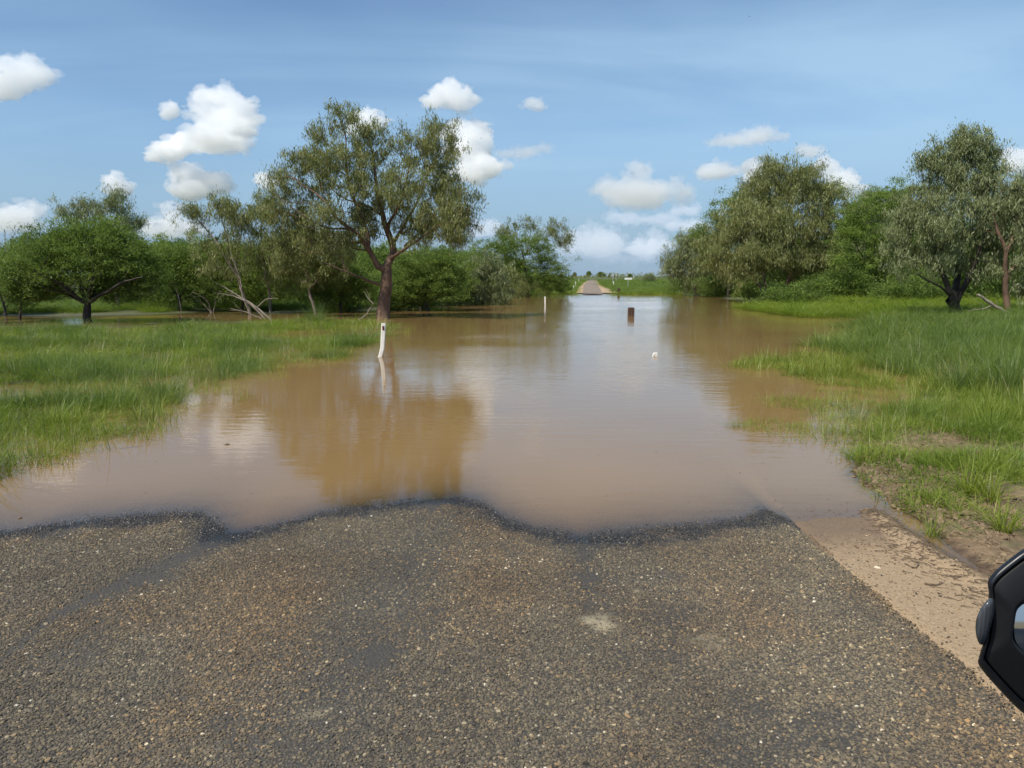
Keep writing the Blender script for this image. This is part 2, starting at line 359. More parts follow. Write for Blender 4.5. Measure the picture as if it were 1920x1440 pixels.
# ---- road: rutted chip seal running down into the flood
def road_material():
    b = NB('chip_seal'); p = b.pos(); sep = b.n('ShaderNodeSeparateXYZ', {0: p}); Z = sep.outputs[2]
    vor = b.n('ShaderNodeTexVoronoi', {'Vector': p, 'Scale': 100.0}); vor.feature = 'F1'
    cell = b.n('ShaderNodeSeparateColor', {0: vor.outputs['Color']}).outputs[0]
    big = b.noise(p, 1.1, 5, 0.6); mid = b.noise(p, 9, 5)
    stone = b.ramp(cell, [(0.0, (0.05, 0.046, 0.04)), (0.35, (0.085, 0.074, 0.058)), (0.6, (0.115, 0.098, 0.073)), (0.85, (0.15, 0.122, 0.085)), (1.0, (0.23, 0.195, 0.14))])
    c = b.mix(b.rng(vor.outputs['Distance'], 0.35, 0.75), stone, (0.048, 0.042, 0.035))
    c = b.mix(b.rng(big, 0.38, 0.60), b.mix(1.0, c, (0.76, 0.74, 0.73), 'MULTIPLY'), c)
    bleed = b.n('ShaderNodeAttribute', attribute_name='bleed').outputs['Fac']
    c = b.mix(b.math('MULTIPLY', bleed, 0.75), c, (0.048, 0.044, 0.040))
    dust = b.n('ShaderNodeAttribute', attribute_name='dust').outputs['Fac']
    c = b.mix(b.math('MULTIPLY', dust, b.rng(mid, 0.3, 0.6)), c, (0.30, 0.25, 0.16))
    wet = b.rng(b.math('ADD', b.math('ADD', Z, b.math('MULTIPLY', b.math('SUBTRACT', mid, 0.5), 0.014)), b.math('MULTIPLY', b.math('SUBTRACT', b.noise(p, 2.3, 3), 0.5), 0.030)), 0.003, 0.011, 1.0, 0.0)
    c = b.mix(b.math('MULTIPLY', wet, 0.85), c, (0.016, 0.016, 0.018))
    b.pbsdf(Base_Color=c, Roughness=b.math('SUBTRACT', 0.9, b.math('MULTIPLY', wet, 0.62)), Normal=b.bump(vor.outputs['Distance'], 0.9, -0.006)); return b.m
def bleed_at(x, Y):
    c1 = np.interp(Y, [1.5, 3.7, 4.85, 5.2], [-2.35, -2.15, -1.86, -1.80]); c2 = np.interp(Y, [1.5, 3.5, 4.8, 6], [0.33, 0.40, 0.45, 0.5])
    c3 = np.interp(Y, [1.5, 5], [-0.9, -0.55])
    n = fbm(x * 1.7, Y * 0.8, 21, 4)
    return np.clip((np.exp(-((x - c1) / 0.13) ** 2) * sstep(3.2, 3.9, Y) * 1.2 + 0.9 * np.exp(-((x - c2) / 0.10) ** 2) * sstep(3.4, 3.75, Y) + 0.40 * np.exp(-((x - c3) / 0.28) ** 2) + 0.30 * np.exp(-((x - c2 + 0.95) / 0.22) ** 2) + 0.8 * np.exp(-((x - c1 - 0.05 * np.sin(Y * 5)) / 0.035) ** 2) * sstep(4.4, 3.6, Y)) * (0.35 + n * 1.1) + 0.55 * sstep(0.62, 0.74, fbm(x * 2.6, Y * 2.0, 23, 4)), 0, 1)
_d1, _d2, _d3, _d4, _d5 = [ground_at(x, y, 0.05)[:2] for x, y in ((1125, 1165), (727, 1153), (1196, 1105), (1330, 1205), (592, 1362))]
def dust_at(x, Y):
    o = 0
    for c, rx_, ry_, a in ((_d1, 0.10, 0.12, 1.0), (_d2, 0.07, 0.03, 0.5), (_d3, 0.04, 0.05, 0.7), (_d4, 0.10, 0.09, 0.45), (_d5, 0.05, 0.04, 0.6)):
        rr = np.sqrt(((x - c[0]) / rx_) ** 2 + ((Y - c[1]) / ry_) ** 2) + (fbm(x * 14, Y * 14, 5, 3) - 0.5) * 0.9
        o = o + a * sstep(1.25, 0.6, rr)
    return np.clip(o, 0, 1)
U = np.linspace(0, 1, 240); RY = np.concatenate([np.linspace(-12, 1.5, 14), axis((1.6, 6.5, 140), (6.5, 20, 24))])
gu, gy = np.meshgrid(U, RY)
jag = 0.05 * (fbm(RY * 4, RY * 0 + 3, 17, 4) - 0.5) + 0.03 * (fbm(RY * 22, RY * 0 + 9, 19, 3) - 0.5)
RX = xl(gy) + gu * (xr(gy) + jag[:, None] - xl(gy)); rzv = road_z(RX, gy)
rzv = np.where(gu > 0.999, rzv - 0.045, rzv); rzv = np.where(gu < 0.001, rzv - 0.045, rzv)
RV = np.stack([RX, gy, rzv], -1).reshape(-1, 3); i = np.arange(RX.size).reshape(RX.shape)
rme = mesh_np('road', RV, np.stack([i[:-1, :-1], i[:-1, 1:], i[1:, 1:], i[1:, :-1]], -1).reshape(-1, 4), True)
attr(rme, 'bleed', bleed_at(RV[:, 0], RV[:, 1])); attr(rme, 'dust', dust_at(RV[:, 0], RV[:, 1]))
M['road'] = road_material()
road = obj('road', rme, M['road']); tag(road, kind='structure')

# ---- far road climbing out of the water on the other side
def ribbon(name, rows, mat, zoff, bumpz=0.0):
    """rows: (Y, left px x, right px x); lies on far_z"""
    V, F = [], []; k = 7
    Ys = np.linspace(rows[0][0], rows[-1][0], 60); A = np.array(rows, float)
    for j, Y in enumerate(Ys):
        z = float(far_z(Y)); zc = Y * CP - (z - CAM_H) * SP
        a = (np.interp(Y, A[:, 0], A[:, 1]) - 960) / FPX * zc; c = (np.interp(Y, A[:, 0], A[:, 2]) - 960) / FPX * zc
        for q in range(k):
            u = q / (k - 1); V.append((a + (c - a) * u + 0.12 * (vnoise(Y * 1.3, q * 5.0, 4) - 0.5) * (q in (0, k - 1)), Y, z + zoff + bumpz * math.sin(u * math.pi)))
    for j in range(len(Ys) - 1):
        for q in range(k - 1): b0 = j * k + q; F.append((b0, b0 + 1, b0 + k + 1, b0 + k))
    return obj(name, mesh_np(name, V, F, True), mat)
M['sand'] = simple_mat('sand', (0.42, 0.29, 0.18), 0.95, 0.2, 3, bump=0.3)
M['far_seal'] = simple_mat('far_seal', (0.21, 0.160, 0.125), 0.9, 0.2, 2, bump=0.2)
tag(ribbon('road_shoulder', [(76, 1080, 1160), (85, 1083, 1150), (100, 1085, 1138), (115, 1088, 1130), (150, 1096, 1122), (182, 1102, 1120)], M['sand'], 0.06, 0.02), kind='structure')
tag(ribbon('road', [(70, 1092, 1130), (85, 1093, 1127), (115, 1094, 1121), (150, 1099, 1119), (181, 1105, 1118)], M['far_seal'], 0.10, 0.02), kind='structure')

# ---- water
WX = np.concatenate([-np.array(geo(10, 400, 30))[::-1], axis((-9.6, -4.6, 36), (-4.6, 2.6, 130), (2.6, 8.2, 80), (8.2, 10, 8)), np.array(geo(10.5, 400, 30))])
WY = np.concatenate([axis((2.6, 3.8, 8), (3.8, 6.4, 120), (6.4, 12, 50), (12, 30, 45), (30, 100, 35))])
wme, wV = grid_mesh('flood_water', WX, WY, lambda x, y: np.zeros_like(x))
wx, wy = wV[:, 0], wV[:, 1]
_on = (wx < xr(wy)) & (wx > xl(wy)) & (wy < 20)
depth = -np.where(_on, road_z(wx, wy), ground_z(wx, wy))
attr(wme, 'depth', depth)
def water_material():
    b = NB('flood_water'); p = b.pos(); sep = b.n('ShaderNodeSeparateXYZ', {0: p})
    dep = b.n('ShaderNodeAttribute', attribute_name='depth').outputs['Fac']
    turb = b.math('SUBTRACT', 1.0, b.math('POWER', 2.718, b.math('MULTIPLY', b.math('MAXIMUM', dep, 0.0), -62.0)))
    n0 = b.noise(p, 0.22, 3)
    col = b.mix(b.rng(n0, 0.35, 0.65), (0.212, 0.127, 0.052), (0.238, 0.146, 0.063))
    # gentle ripples: long crests across the stream, calmer and livelier patches
    patch = b.rng(b.noise(b.mapv(p, (0.10, 0.22, 1)), 1.0, 3), 0.36, 0.62, 0.12, 1.0)
    r1 = b.noise(b.mapv(p, (1.5, 6.5, 1), (0, 0, R(4))), 1.0, 3, 0.5); r2 = b.noise(b.mapv(p, (5, 19, 1), (0, 0, R(-6))), 1.0, 3, 0.55)
    far = b.math('MULTIPLY', b.rng(sep.outputs[1], 5, 14, 0.22, 1.0), b.rng(sep.outputs[1], 16, 60, 1.0, 0.22))
    hgt = b.math('MULTIPLY', b.math('ADD', b.math('MULTIPLY', r1, 1.0), b.math('MULTIPLY', r2, 0.32)), b.math('MULTIPLY', patch, far))
    nor = b.bump(hgt, 1.0, 0.0075)
    d = b.n('ShaderNodeBsdfDiffuse', {'Color': col, 'Normal': b.bump(hgt, 1.0, 0.004)})
    tr = b.n('ShaderNodeBsdfTransparent', {'Color': (0.93, 0.91, 0.87)})
    body = b.n('ShaderNodeMixShader', {0: turb, 1: tr.outputs[0], 2: d.outputs[0]})
    fr = b.n('ShaderNodeFresnel', {'IOR': 1.333, 'Normal': nor})
    g = b.n('ShaderNodeBsdfGlossy', {'Color': (1, 1, 1), 'Roughness': 0.03, 'Normal': nor})
    m = b.n('ShaderNodeMixShader', {0: fr.outputs[0], 1: body.outputs[0], 2: g.outputs[0]})
    b.t.links.new(m.outputs[0], b.out.inputs[0]); return b.m
water = obj('flood_water', wme, water_material()); tag(water, kind='structure')

# ------------------------------------------------------------------ instancing of uncountable stuff (grass, chips)
def scatter(name, P, rot, scl, idx, protos, kind='stuff', label=None, cat=None, parent=None):
    me = bpy.data.meshes.new(name); me.vertices.add(len(P)); me.vertices.foreach_set('co', np.asarray(P, np.float32).ravel())
    attr(me, 'rot', rot, typ='FLOAT_VECTOR'); attr(me, 'scl', scl, typ='FLOAT_VECTOR'); attr(me, 'idx', idx, typ='INT')
    o = obj(name, me, None, parent)
    pc = bpy.data.collections.new(name + '_protos')
    for q, (pm, mat) in enumerate(protos):
        if not pm.materials: pm.materials.append(mat)
        po = bpy.data.objects.new('%s_proto_%02d' % (name, q), pm); pc.objects.link(po)
    ng = bpy.data.node_groups.new(name + '_gn', 'GeometryNodeTree')
    ng.interface.new_socket('Geometry', in_out='INPUT', socket_type='NodeSocketGeometry'); ng.interface.new_socket('Geometry', in_out='OUTPUT', socket_type='NodeSocketGeometry')
    N, L = ng.nodes, ng.links; gi = N.new('NodeGroupInput'); go = N.new('NodeGroupOutput')
    ci = N.new('GeometryNodeCollectionInfo'); ci.inputs['Collection'].default_value = pc; ci.inputs['Separate Children'].default_value = True; ci.inputs['Reset Children'].default_value = True
    ip = N.new('GeometryNodeInstanceOnPoints'); ip.inputs['Pick Instance'].default_value = True
    def na(n, t): x = N.new('GeometryNodeInputNamedAttribute'); x.data_type = t; x.inputs['Name'].default_value = n; return x.outputs['Attribute']
    L.new(gi.outputs[0], ip.inputs['Points']); L.new(ci.outputs[0], ip.inputs['Instance'])
    L.new(na('idx', 'INT'), ip.inputs['Instance Index']); L.new(na('scl', 'FLOAT_VECTOR'), ip.inputs['Scale'])
    e2r = N.new('FunctionNodeEulerToRotation'); L.new(na('rot', 'FLOAT_VECTOR'), e2r.inputs[0]); L.new(e2r.outputs[0], ip.inputs['Rotation'])
    L.new(ip.outputs[0], go.inputs[0])
    md = o.modifiers.new('scatter', 'NODES'); md.node_group = ng
    tag(o, label, cat, kind=kind); return o

# ---- stone chips of the seal
def pebble(seed):
    r = np.random.default_rng(seed); bm = bmesh.new(); bmesh.ops.create_icosphere(bm, subdivisions=1, radius=1.0)
    for v in bm.verts: v.co *= float(1 + r.normal(0, 0.16)); v.co.z *= 0.62
    me = bpy.data.meshes.new('pebble'); bm.to_mesh(me); bm.free(); return me
def chip_material():
    b = NB('stone_chip'); rnd = b.n('ShaderNodeObjectInfo').outputs['Random']; p = b.pos(); Z = b.n('ShaderNodeSeparateXYZ', {0: p}).outputs[2]
    c = b.ramp(rnd, [(0.0, (0.058, 0.051, 0.042)), (0.14, (0.103, 0.085, 0.060)), (0.38, (0.144, 0.116, 0.076)), (0.60, (0.117, 0.096, 0.066)), (0.80, (0.190, 0.152, 0.092)), (0.90, (0.161, 0.137, 0.101)), (0.945, (0.247, 0.169, 0.090)), (0.972, (0.333, 0.279, 0.185)), (0.994, (0.529, 0.479, 0.381))], 'CONSTANT')
    big = b.noise(p, 1.1, 5, 0.6)
    c = b.mix(b.rng(big, 0.38, 0.60), b.mix(1.0, c, (0.76, 0.74, 0.73), 'MULTIPLY'), c)
    brn = b.noise(b.mapv(p, (0.9, 0.55, 1), (0, 0, 0.4)), 1.3, 4); c = b.mix(b.math('MULTIPLY', b.rng(brn, 0.46, 0.66), 0.8), c, b.mix(1.0, c, (1.25, 1.02, 0.80), 'MULTIPLY'))
    c = b.mix(b.math('MULTIPLY', b.rng(b.n('ShaderNodeSeparateXYZ', {0: p}).outputs[0], 0.7, 1.8), b.rng(b.noise(p, 2.4, 4), 0.35, 0.6)), c, b.mix(1.0, c, (1.35, 1.30, 1.20), 'MULTIPLY'))
    mid = b.noise(p, 9, 5)
    wet = b.rng(b.math('ADD', b.math('ADD', Z, b.math('MULTIPLY', b.math('SUBTRACT', mid, 0.5), 0.014)), b.math('MULTIPLY', b.math('SUBTRACT', b.noise(p, 2.3, 3), 0.5), 0.030)), 0.007, 0.016, 1.0, 0.0)
    c = b.mix(b.math('MULTIPLY', wet, 0.80), c, (0.016, 0.016, 0.018))
    b.pbsdf(Base_Color=c, Roughness=b.math('SUBTRACT', 0.85, b.math('MULTIPLY', wet, 0.42))); return b.m
def chips():
    r = np.random.default_rng(5); sp = 0.0112
    X, Y = np.meshgrid(np.arange(-4.6, 2.1, sp), np.arange(1.8, 5.6, sp)); X, Y = X.ravel(), Y.ravel()
    X = X + r.uniform(-1, 1, X.size) * sp * 0.55; Y = Y + r.uniform(-1, 1, X.size) * sp * 0.55
    edge = xr(Y) + 0.05 * (fbm(Y * 4, Y * 0 + 3, 17, 4) - 0.5) + 0.03 * (fbm(Y * 22, Y * 0 + 9, 19, 3) - 0.5)
    z = road_z(X, Y); keep = (X < edge + 0.01 + (r.random(X.size) < 0.012) * r.exponential(0.06, X.size)) & (X > xl(Y)) & (z > -0.03)
    px = proj(np.stack([X, Y, z], -1)); keep &= (px[:, 0] > -420) & (px[:, 0] < 2200) & (px[:, 1] < 1620)
    keep &= r.random(X.size) > (0.06 + 0.86 * bleed_at(X, Y))
    keep &= r.random(X.size) > 0.80 * dust_at(X, Y)
    X, Y, z = X[keep], Y[keep], z[keep]; n = len(X)
    s = np.clip(r.lognormal(math.log(0.0057), 0.30, n), 0.0028, 0.011)
    on = X < xr(Y) + 0.02
    z = np.where(on, z, ground_z(X, Y) + 0.002)
    P = np.stack([X, Y, z + 0.0006], -1)
    rot = np.stack([r.normal(0, 0.25, n), r.normal(0, 0.25, n), r.uniform(0, 6.28, n)], -1)
    scl = np.stack([s * r.uniform(0.8, 1.35, n), s * r.uniform(0.7, 1.1, n), s], -1)
    cm = chip_material()
    m = 2600; Yg = r.uniform(2.2, 4.75, m); Xg = xr(Yg) + 0.02 + r.random(m) ** 1.5 * 1.2; okk = Xg < np.interp(Yg, BANK[:, 1], BANK[:, 0]) + 0.3; Xg, Yg = Xg[okk], Yg[okk]; m = len(Xg)
    sg = np.clip(r.lognormal(math.log(0.0026), 0.45, m), 0.0015, 0.009); P = np.concatenate([P, np.stack([Xg, Yg, ground_z(Xg, Yg) + sg * .3], -1)]); rot = np.concatenate([rot, np.stack([r.normal(0, .3, m), r.normal(0, .3, m), r.uniform(0, 6.28, m)], -1)]); scl = np.concatenate([scl, np.stack([sg * 1.2, sg, sg], -1)]); n = len(P)
    return scatter('stone_chips', P, rot, scl, r.integers(0, 6, n), [(pebble(k), cm) for k in range(6)], label='grey and ochre stone chips bedded in the road seal', cat='gravel')
chips()

# ------------------------------------------------------------------ grass
def tuft(seed, n, h, spread, lean, width, droop=0.5, seg=3, hvar=0.35, mat=None):
    r = np.random.default_rng(seed); V, F, T = [], [], []
    for k in range(n):
        a = r.uniform(0, 6.283); rad = spread * math.sqrt(r.random()); base = np.array([math.cos(a) * rad, math.sin(a) * rad, -0.02])
        b = a + r.normal(0, 0.9); d = np.array([math.cos(b), math.sin(b), 0]); hh = h * max(0.25, 1 + r.normal(0, hvar)); ln = lean * abs(r.normal(0.6, 0.5))
        side = np.array([-math.sin(b + r.normal(0, .8)), math.cos(b), 0]); side /= np.linalg.norm(side)
        t0 = r.random(); i0 = len(V)
        for s in range(seg + 1):
            t = s / seg; c = base + d * hh * (ln * t + droop * ln * t * t * 1.2) + np.array([0, 0, hh * (t - droop * ln * 0.6 * t * t)])
            w = width * (1 - 0.85 * t ** 1.5) * 0.5
            if s == seg: w = width * 0.06
            V += [c - side * w, c + side * w]; T += [t0, t0]
        for s in range(seg): q = i0 + 2 * s; F.append((q, q + 1, q + 3, q + 2))
    me = mesh_np('tuft', np.array(V), F); attr(me, 'tint', T)
    if mat: me.materials.append(mat)
    return me

PX_L_MAIN = [(-200, 626), (0, 624), (120, 620), (330, 616), (420, 608), (560, 602), (690, 600), (700, 618), (560, 622), (470, 630), (420, 650), (560, 640), (700, 628), (712, 650), (640, 668), (560, 688), (470, 706), (400, 722), (370, 745), (330, 768), (250, 806), (160, 838), (60, 868), (0, 888), (-200, 960), (-700, 1000), (-700, 700)]
PX_L_SPARSE = [(400, 640), (560, 620), (700, 604), (735, 640), (700, 668), (560, 705), (470, 745), (400, 760), (330, 800), (230, 850), (90, 890), (0, 915), (-100, 960), (-300, 980), (-300, 880), (100, 780), (300, 720)]
PX_L_BACK = [(-100, 555), (300, 560), (470, 570), (640, 572), (700, 578), (640, 583), (470, 582), (330, 585), (150, 588), (-100, 592)]
PX_R_FAR = [(1425, 583), (1470, 571), (1560, 566), (1800, 566), (2000, 568), (2000, 612), (1800, 600), (1640, 597), (1520, 596)]
PX_R_MAIN = [(1585, 626), (1690, 608), (1800, 602), (2100, 606), (2300, 800), (2100, 770), (1920, 755), (1840, 735), (1760, 724), (1660, 698), (1600, 664)]
PX_R_SPARSE = [(1370, 694), (1440, 674), (1520, 668), (1660, 680), (1760, 715), (1900, 740), (2100, 760), (2100, 820), (1700, 800), (1560, 770), (1700, 740), (1560, 720)]
PX_R_NEAR = [(1570, 770), (1640, 752), (1760, 745), (1900, 760), (2200, 800), (2600, 1100), (2200, 1180), (1990, 1080), (1880, 1055), (1800, 1030), (1740, 990), (1690, 950), (1640, 915), (1580, 880), (1545, 850), (1540, 800)]
PX_R_WATER = [(1385, 808), (1490, 780), (1530, 730), (1700, 735), (1660, 800), (1640, 890), (1560, 893), (1510, 850)]

def cand(poly, spacing, seed, z=0.0, grow=1.0):
    W = curve_px(poly); r = np.random.default_rng(seed)
    x0, y0 = W.min(0); x1, y1 = W.max(0); n = int((x1 - x0) * (y1 - y0) / spacing ** 2)
    P = np.stack([r.uniform(x0, x1, n), r.uniform(y0, y1, n)], -1)
    wa = 0.05 * np.hypot(P[:, 0], P[:, 1]) + 0.25
    Q = P + np.stack([(fbm(P[:, 0] * 0.9, P[:, 1] * 0.9, 61, 4) - 0.5) * 2.6 * wa, (fbm(P[:, 0] * 0.9, P[:, 1] * 0.9, 67, 4) - 0.5) * 2.6 * wa], -1)
    return P[in_poly(Q, W)], r
def thin(P, r, near_d, keep_far=0.22):
    d = np.hypot(P[:, 0], P[:, 1]); p = np.clip((near_d / d) ** 1.3, keep_far, 1); return P[r.random(len(P)) < p]

G = {k: [] for k in ('P', 'rot', 'scl', 'idx')}
def put(P, r, idxs, smin, smax, dens=None, sink=0.0, wide=1.0):
    if dens is not None: P = P[r.random(len(P)) < dens(P)]
    n = len(P)
    if n == 0: return
    z = np.maximum(ground_z(P[:, 0], P[:, 1]), -0.04) - sink
    d = np.hypot(P[:, 0], P[:, 1]); s = r.uniform(smin, smax, n) * (0.75 + 0.55 * fbm(P[:, 0] * 0.7, P[:, 1] * 0.7, 77, 3))
    fat = 1 + np.clip((d - 10) / 30, 0, 1.2) * wide
    G['P'].append(np.stack([P[:, 0], P[:, 1], z], -1)); G['rot'].append(np.stack([r.normal(0, .08, n), r.normal(0, .08, n), r.uniform(0, 6.28, n)], -1))
    G['scl'].append(np.stack([s * fat, s * fat, s], -1)); G['idx'].append(r.choice(idxs, n))
protos = [
    (tuft(1, 70, 0.17, 0.18, 1.2, 0.0060, 0.8, hvar=.5), M['grass_lush']), (tuft(2, 76, 0.13, 0.19, 1.35, 0.0060, 0.8, hvar=.55), M['grass_lush']), (tuft(3, 56, 0.20, 0.14, 0.9, 0.0065, 0.7, hvar=.5), M['grass_lush']),
    (tuft(4, 90, 0.28, 0.14, 0.85, 0.0042, 0.9), M['grass_blue']), (tuft(5, 90, 0.24, 0.17, 1.0, 0.0042, 0.9), M['grass_blue']),
    (tuft(6, 9, 0.32, 0.09, 0.35, 0.0070), M['grass_yellow']), (tuft(7, 7, 0.26, 0.10, 0.50, 0.0075), M['grass_yellow']),
    (tuft(8, 24, 0.15, 0.09, 1.1, 0.0090, 0.7), M['grass_yellow']), (tuft(9, 30, 0.11, 0.11, 1.2, 0.0080, 0.6), M['grass_lush']),
    (tuft(10, 14, 0.34, 0.10, 0.45, 0.0035, 0.5), M['grass_straw']),
    (tuft(11, 22, 0.13, 0.07, 1.3, 0.020, 0.7), M['grass_blue']), (tuft(12, 34, 0.09, 0.20, 2.2, 0.0042, 0.5), M['grass_straw']),
]
def clump(seed, f, lo, hi): return lambda P: sstep(lo, hi, fbm(P[:, 0] * f, P[:, 1] * f, seed, 4))
dleft = lambda P: np.interp(P[:, 1], LEFT[:, 1], LEFT[:, 0]) - P[:, 0]
wet_gap = lambda P: sstep(0.475, 0.565, fbm(P[:, 0] * 1.15, P[:, 1] * 1.5, 41, 4) - 0.12 * sstep(3.0, 0.2, dleft(P)) * sstep(10, 13, P[:, 1]) + 0.05 * sstep(9.5, 7.5, P[:, 1]) + 0.06 * sstep(17, 23, P[:, 1]) + 0.05 * sstep(-4, -8, P[:, 0]))
P, r = cand(PX_L_MAIN, 0.15, 1); P = thin(P, r, 10, 0.35); put(P, r, [0, 0, 1, 1, 2], 0.6, 1.1, wet_gap)
P, r = cand(PX_L_MAIN, 0.17, 21); P = thin(P, r, 10, 0.35); put(P, r, [5, 6, 7, 8, 8, 8], 0.4, 0.85, clump(55, 1.6, 0.47, 0.60))
P, r = cand(PX_L_MAIN, 0.19, 2); P = thin(P, r, 12, 0.4); put(P, r, [3, 4], 0.45, 1.2, clump(42, 0.8, 0.52, 0.60))
P, r = cand(PX_L_MAIN, 0.36, 3); put(P, r, [9, 9, 2], 0.5, 1.0, clump(43, 0.6, 0.44, 0.60))
P, r = cand(PX_L_SPARSE, 0.13, 4); P = thin(P, r, 10); put(P, r, [5, 6, 8], 0.4, 0.95, clump(44, 1.1, 0.44, 0.58))
P, r = cand(PX_L_SPARSE, 0.20, 14); P = thin(P, r, 10); put(P, r, [0, 1], 0.4, 0.8, clump(45, 1.1, 0.5, 0.6))
for poly, sd in ((PX_L_MAIN, 71), (PX_R_MAIN, 72), (PX_R_NEAR, 73), (PX_R_FAR, 74)):
    P, r = cand(poly, 0.24, sd); P = thin(P, r, 10, 0.4); put(P, r, [10, 11, 11, 9], 0.7, 1.3, clump(sd + 9, 0.9, 0.46, 0.58))
PX_L_NEAR = [(-300, 800), (0, 790), (150, 780), (330, 745), (345, 775), (250, 830), (120, 872), (0, 905), (-300, 960)]
P, r = cand(PX_L_NEAR, 0.13, 31); put(P, r, [0, 1, 8, 5, 6], 0.5, 0.95, clump(56, 1.4, 0.40, 0.56))
P, r = cand(PX_L_BACK, 0.26, 5); put(P, r, [0, 1, 3, 4], 0.9, 1.4, clump(46, 0.3, 0.3, 0.5))
P, r = cand(PX_R_FAR, 0.20, 6); put(P, r, [0, 1, 2, 2], 1.0, 1.7, clump(54, 0.5, 0.25, 0.45))
P, r = cand(PX_R_MAIN, 0.15, 7); P = thin(P, r, 11, 0.4); put(P, r, [0, 2, 3, 4, 3], 1.0, 1.6, clump(53, 0.6, 0.34, 0.50))
P, r = cand(PX_R_MAIN, 0.22, 8); put(P, r, [9, 5, 0], 0.7, 1.2, clump(47, 0.5, 0.36, 0.6))
P, r = cand(PX_R_SPARSE, 0.115, 9); put(P, r, [5, 6, 6, 8, 0], 0.6, 1.15, clump(48, 0.9, 0.33, 0.50))
P, r = cand(PX_R_NEAR, 0.10, 10); put(P, r, [0, 1, 1, 7, 8, 8], 0.45, 0.95, lambda P: clump(49, 1.2, 0.42, 0.58)(P) * sstep(4.3, 6.0, P[:, 1] + 0.35 * (P[:, 0] - 3.2)) * (0.12 + 0.88 * sstep(0.1, 1.3, P[:, 0] - np.interp(P[:, 1], BANK[:, 1], BANK[:, 0]))))
P, r = cand(PX_R_NEAR, 0.11, 11); put(P, r, [7, 8, 6, 1], 0.35, 0.85, lambda P: clump(50, 1.3, 0.42, 0.60)(P) * 0.75)
P, r = cand(PX_R_NEAR, 0.30, 12); put(P, r, [2, 0, 9, 3], 0.6, 1.05, clump(51, 0.7, 0.5, 0.6))
P, r = cand(PX_R_WATER, 0.10, 13); put(P, r, [7, 6, 8, 1], 0.45, 0.9, clump(52, 1.5, 0.42, 0.56))
# far bank verges
r = np.random.default_rng(90)
n = 9000; Yv = r.uniform(66, 190, n); Xv = r.uniform(-0.06, 0.30, n) * Yv
pxv = proj(np.stack([Xv, Yv, far_z(Yv)], -1)); roadL = np.interp(Yv, [66, 85, 115, 150, 182], [1074, 1077, 1083, 1092, 1099]); roadR = np.interp(Yv, [66, 85, 115, 150, 182], [1164, 1152, 1132, 1124, 1122])
ok = ((pxv[:, 0] < roadL) | (pxv[:, 0] > roadR)) & (ground_z(Xv, Yv) > -0.05)
put(np.stack([Xv, Yv], -1)[ok], r, [0, 1, 3], 1.0, 2.0)
gP, gR, gS, gI = [np.concatenate(G[k]) for k in ('P', 'rot', 'scl', 'idx')]
# nothing grows on the seal
okg = ~((gP[:, 0] < xr(gP[:, 1]) + 0.05) & (gP[:, 0] > xl(gP[:, 1]) - 0.05) & (gP[:, 1] < 30))
scatter('grass', gP[okg], gR[okg], gS[okg], gI[okg], protos, label='green grass growing out of the shallow flood water on both banks', cat='grass')

# tussocks one can tell apart
tus_a = tuft(101, 260, 0.62, 0.17, 0.55, 0.0050, 0.8, 4, mat=M['grass_blue']); tus_b = tuft(102, 80, 0.36, 0.07, 0.60, 0.0085, 0.9, 4, mat=M['grass_yellow']); tus_c = tuft(103, 240, 0.50, 0.22, 0.7, 0.0050, 0.8, 4, mat=M['grass_blue'])
for x, y, me, s, lab in (
    (1797, 738, tus_a, 1.0, 'blue-green grass tussock at the front edge of the tall right-hand grass'),
    (1885, 745, tus_a, 1.15, 'bushy blue-green tussock by the right edge above the muddy patch'),
    (1815, 940, tus_b, 0.95, 'tall broad-bladed yellow-green grass tuft on the bare mud of the bank'),
    (1855, 955, tus_b, 0.75, 'shorter broad-bladed grass tuft beside the taller tuft on the mud'),
    (310, 752, tus_c, 1.05, 'dark bushy grass clump standing in water nearest the open flood at left'),
    (235, 722, tus_c, 0.9, 'dark bushy grass clump just left of the clump nearest open water'),
    (1880, 1010, tus_b, 0.7, 'bright low grass tuft just above the car mirror'),
    (1745, 1005, tus_b, 0.5, 'small bright grass tuft beside the muddy trickle'),
    (590, 604, tus_c, 1.5, 'dark green reedy clump at the water in front of the biggest tree'),
):
    g = ground_at(x, y); o = obj('grass_tussock', me, None, None, (g[0], g[1], max(-0.08, float(ground_z(g[0], g[1])))))
    o.scale = (s, s, s); o.rotation_euler = (0, 0, x * 1.7); tag(o, lab, 'grass tuft', 'grass tussocks on the flooded banks')

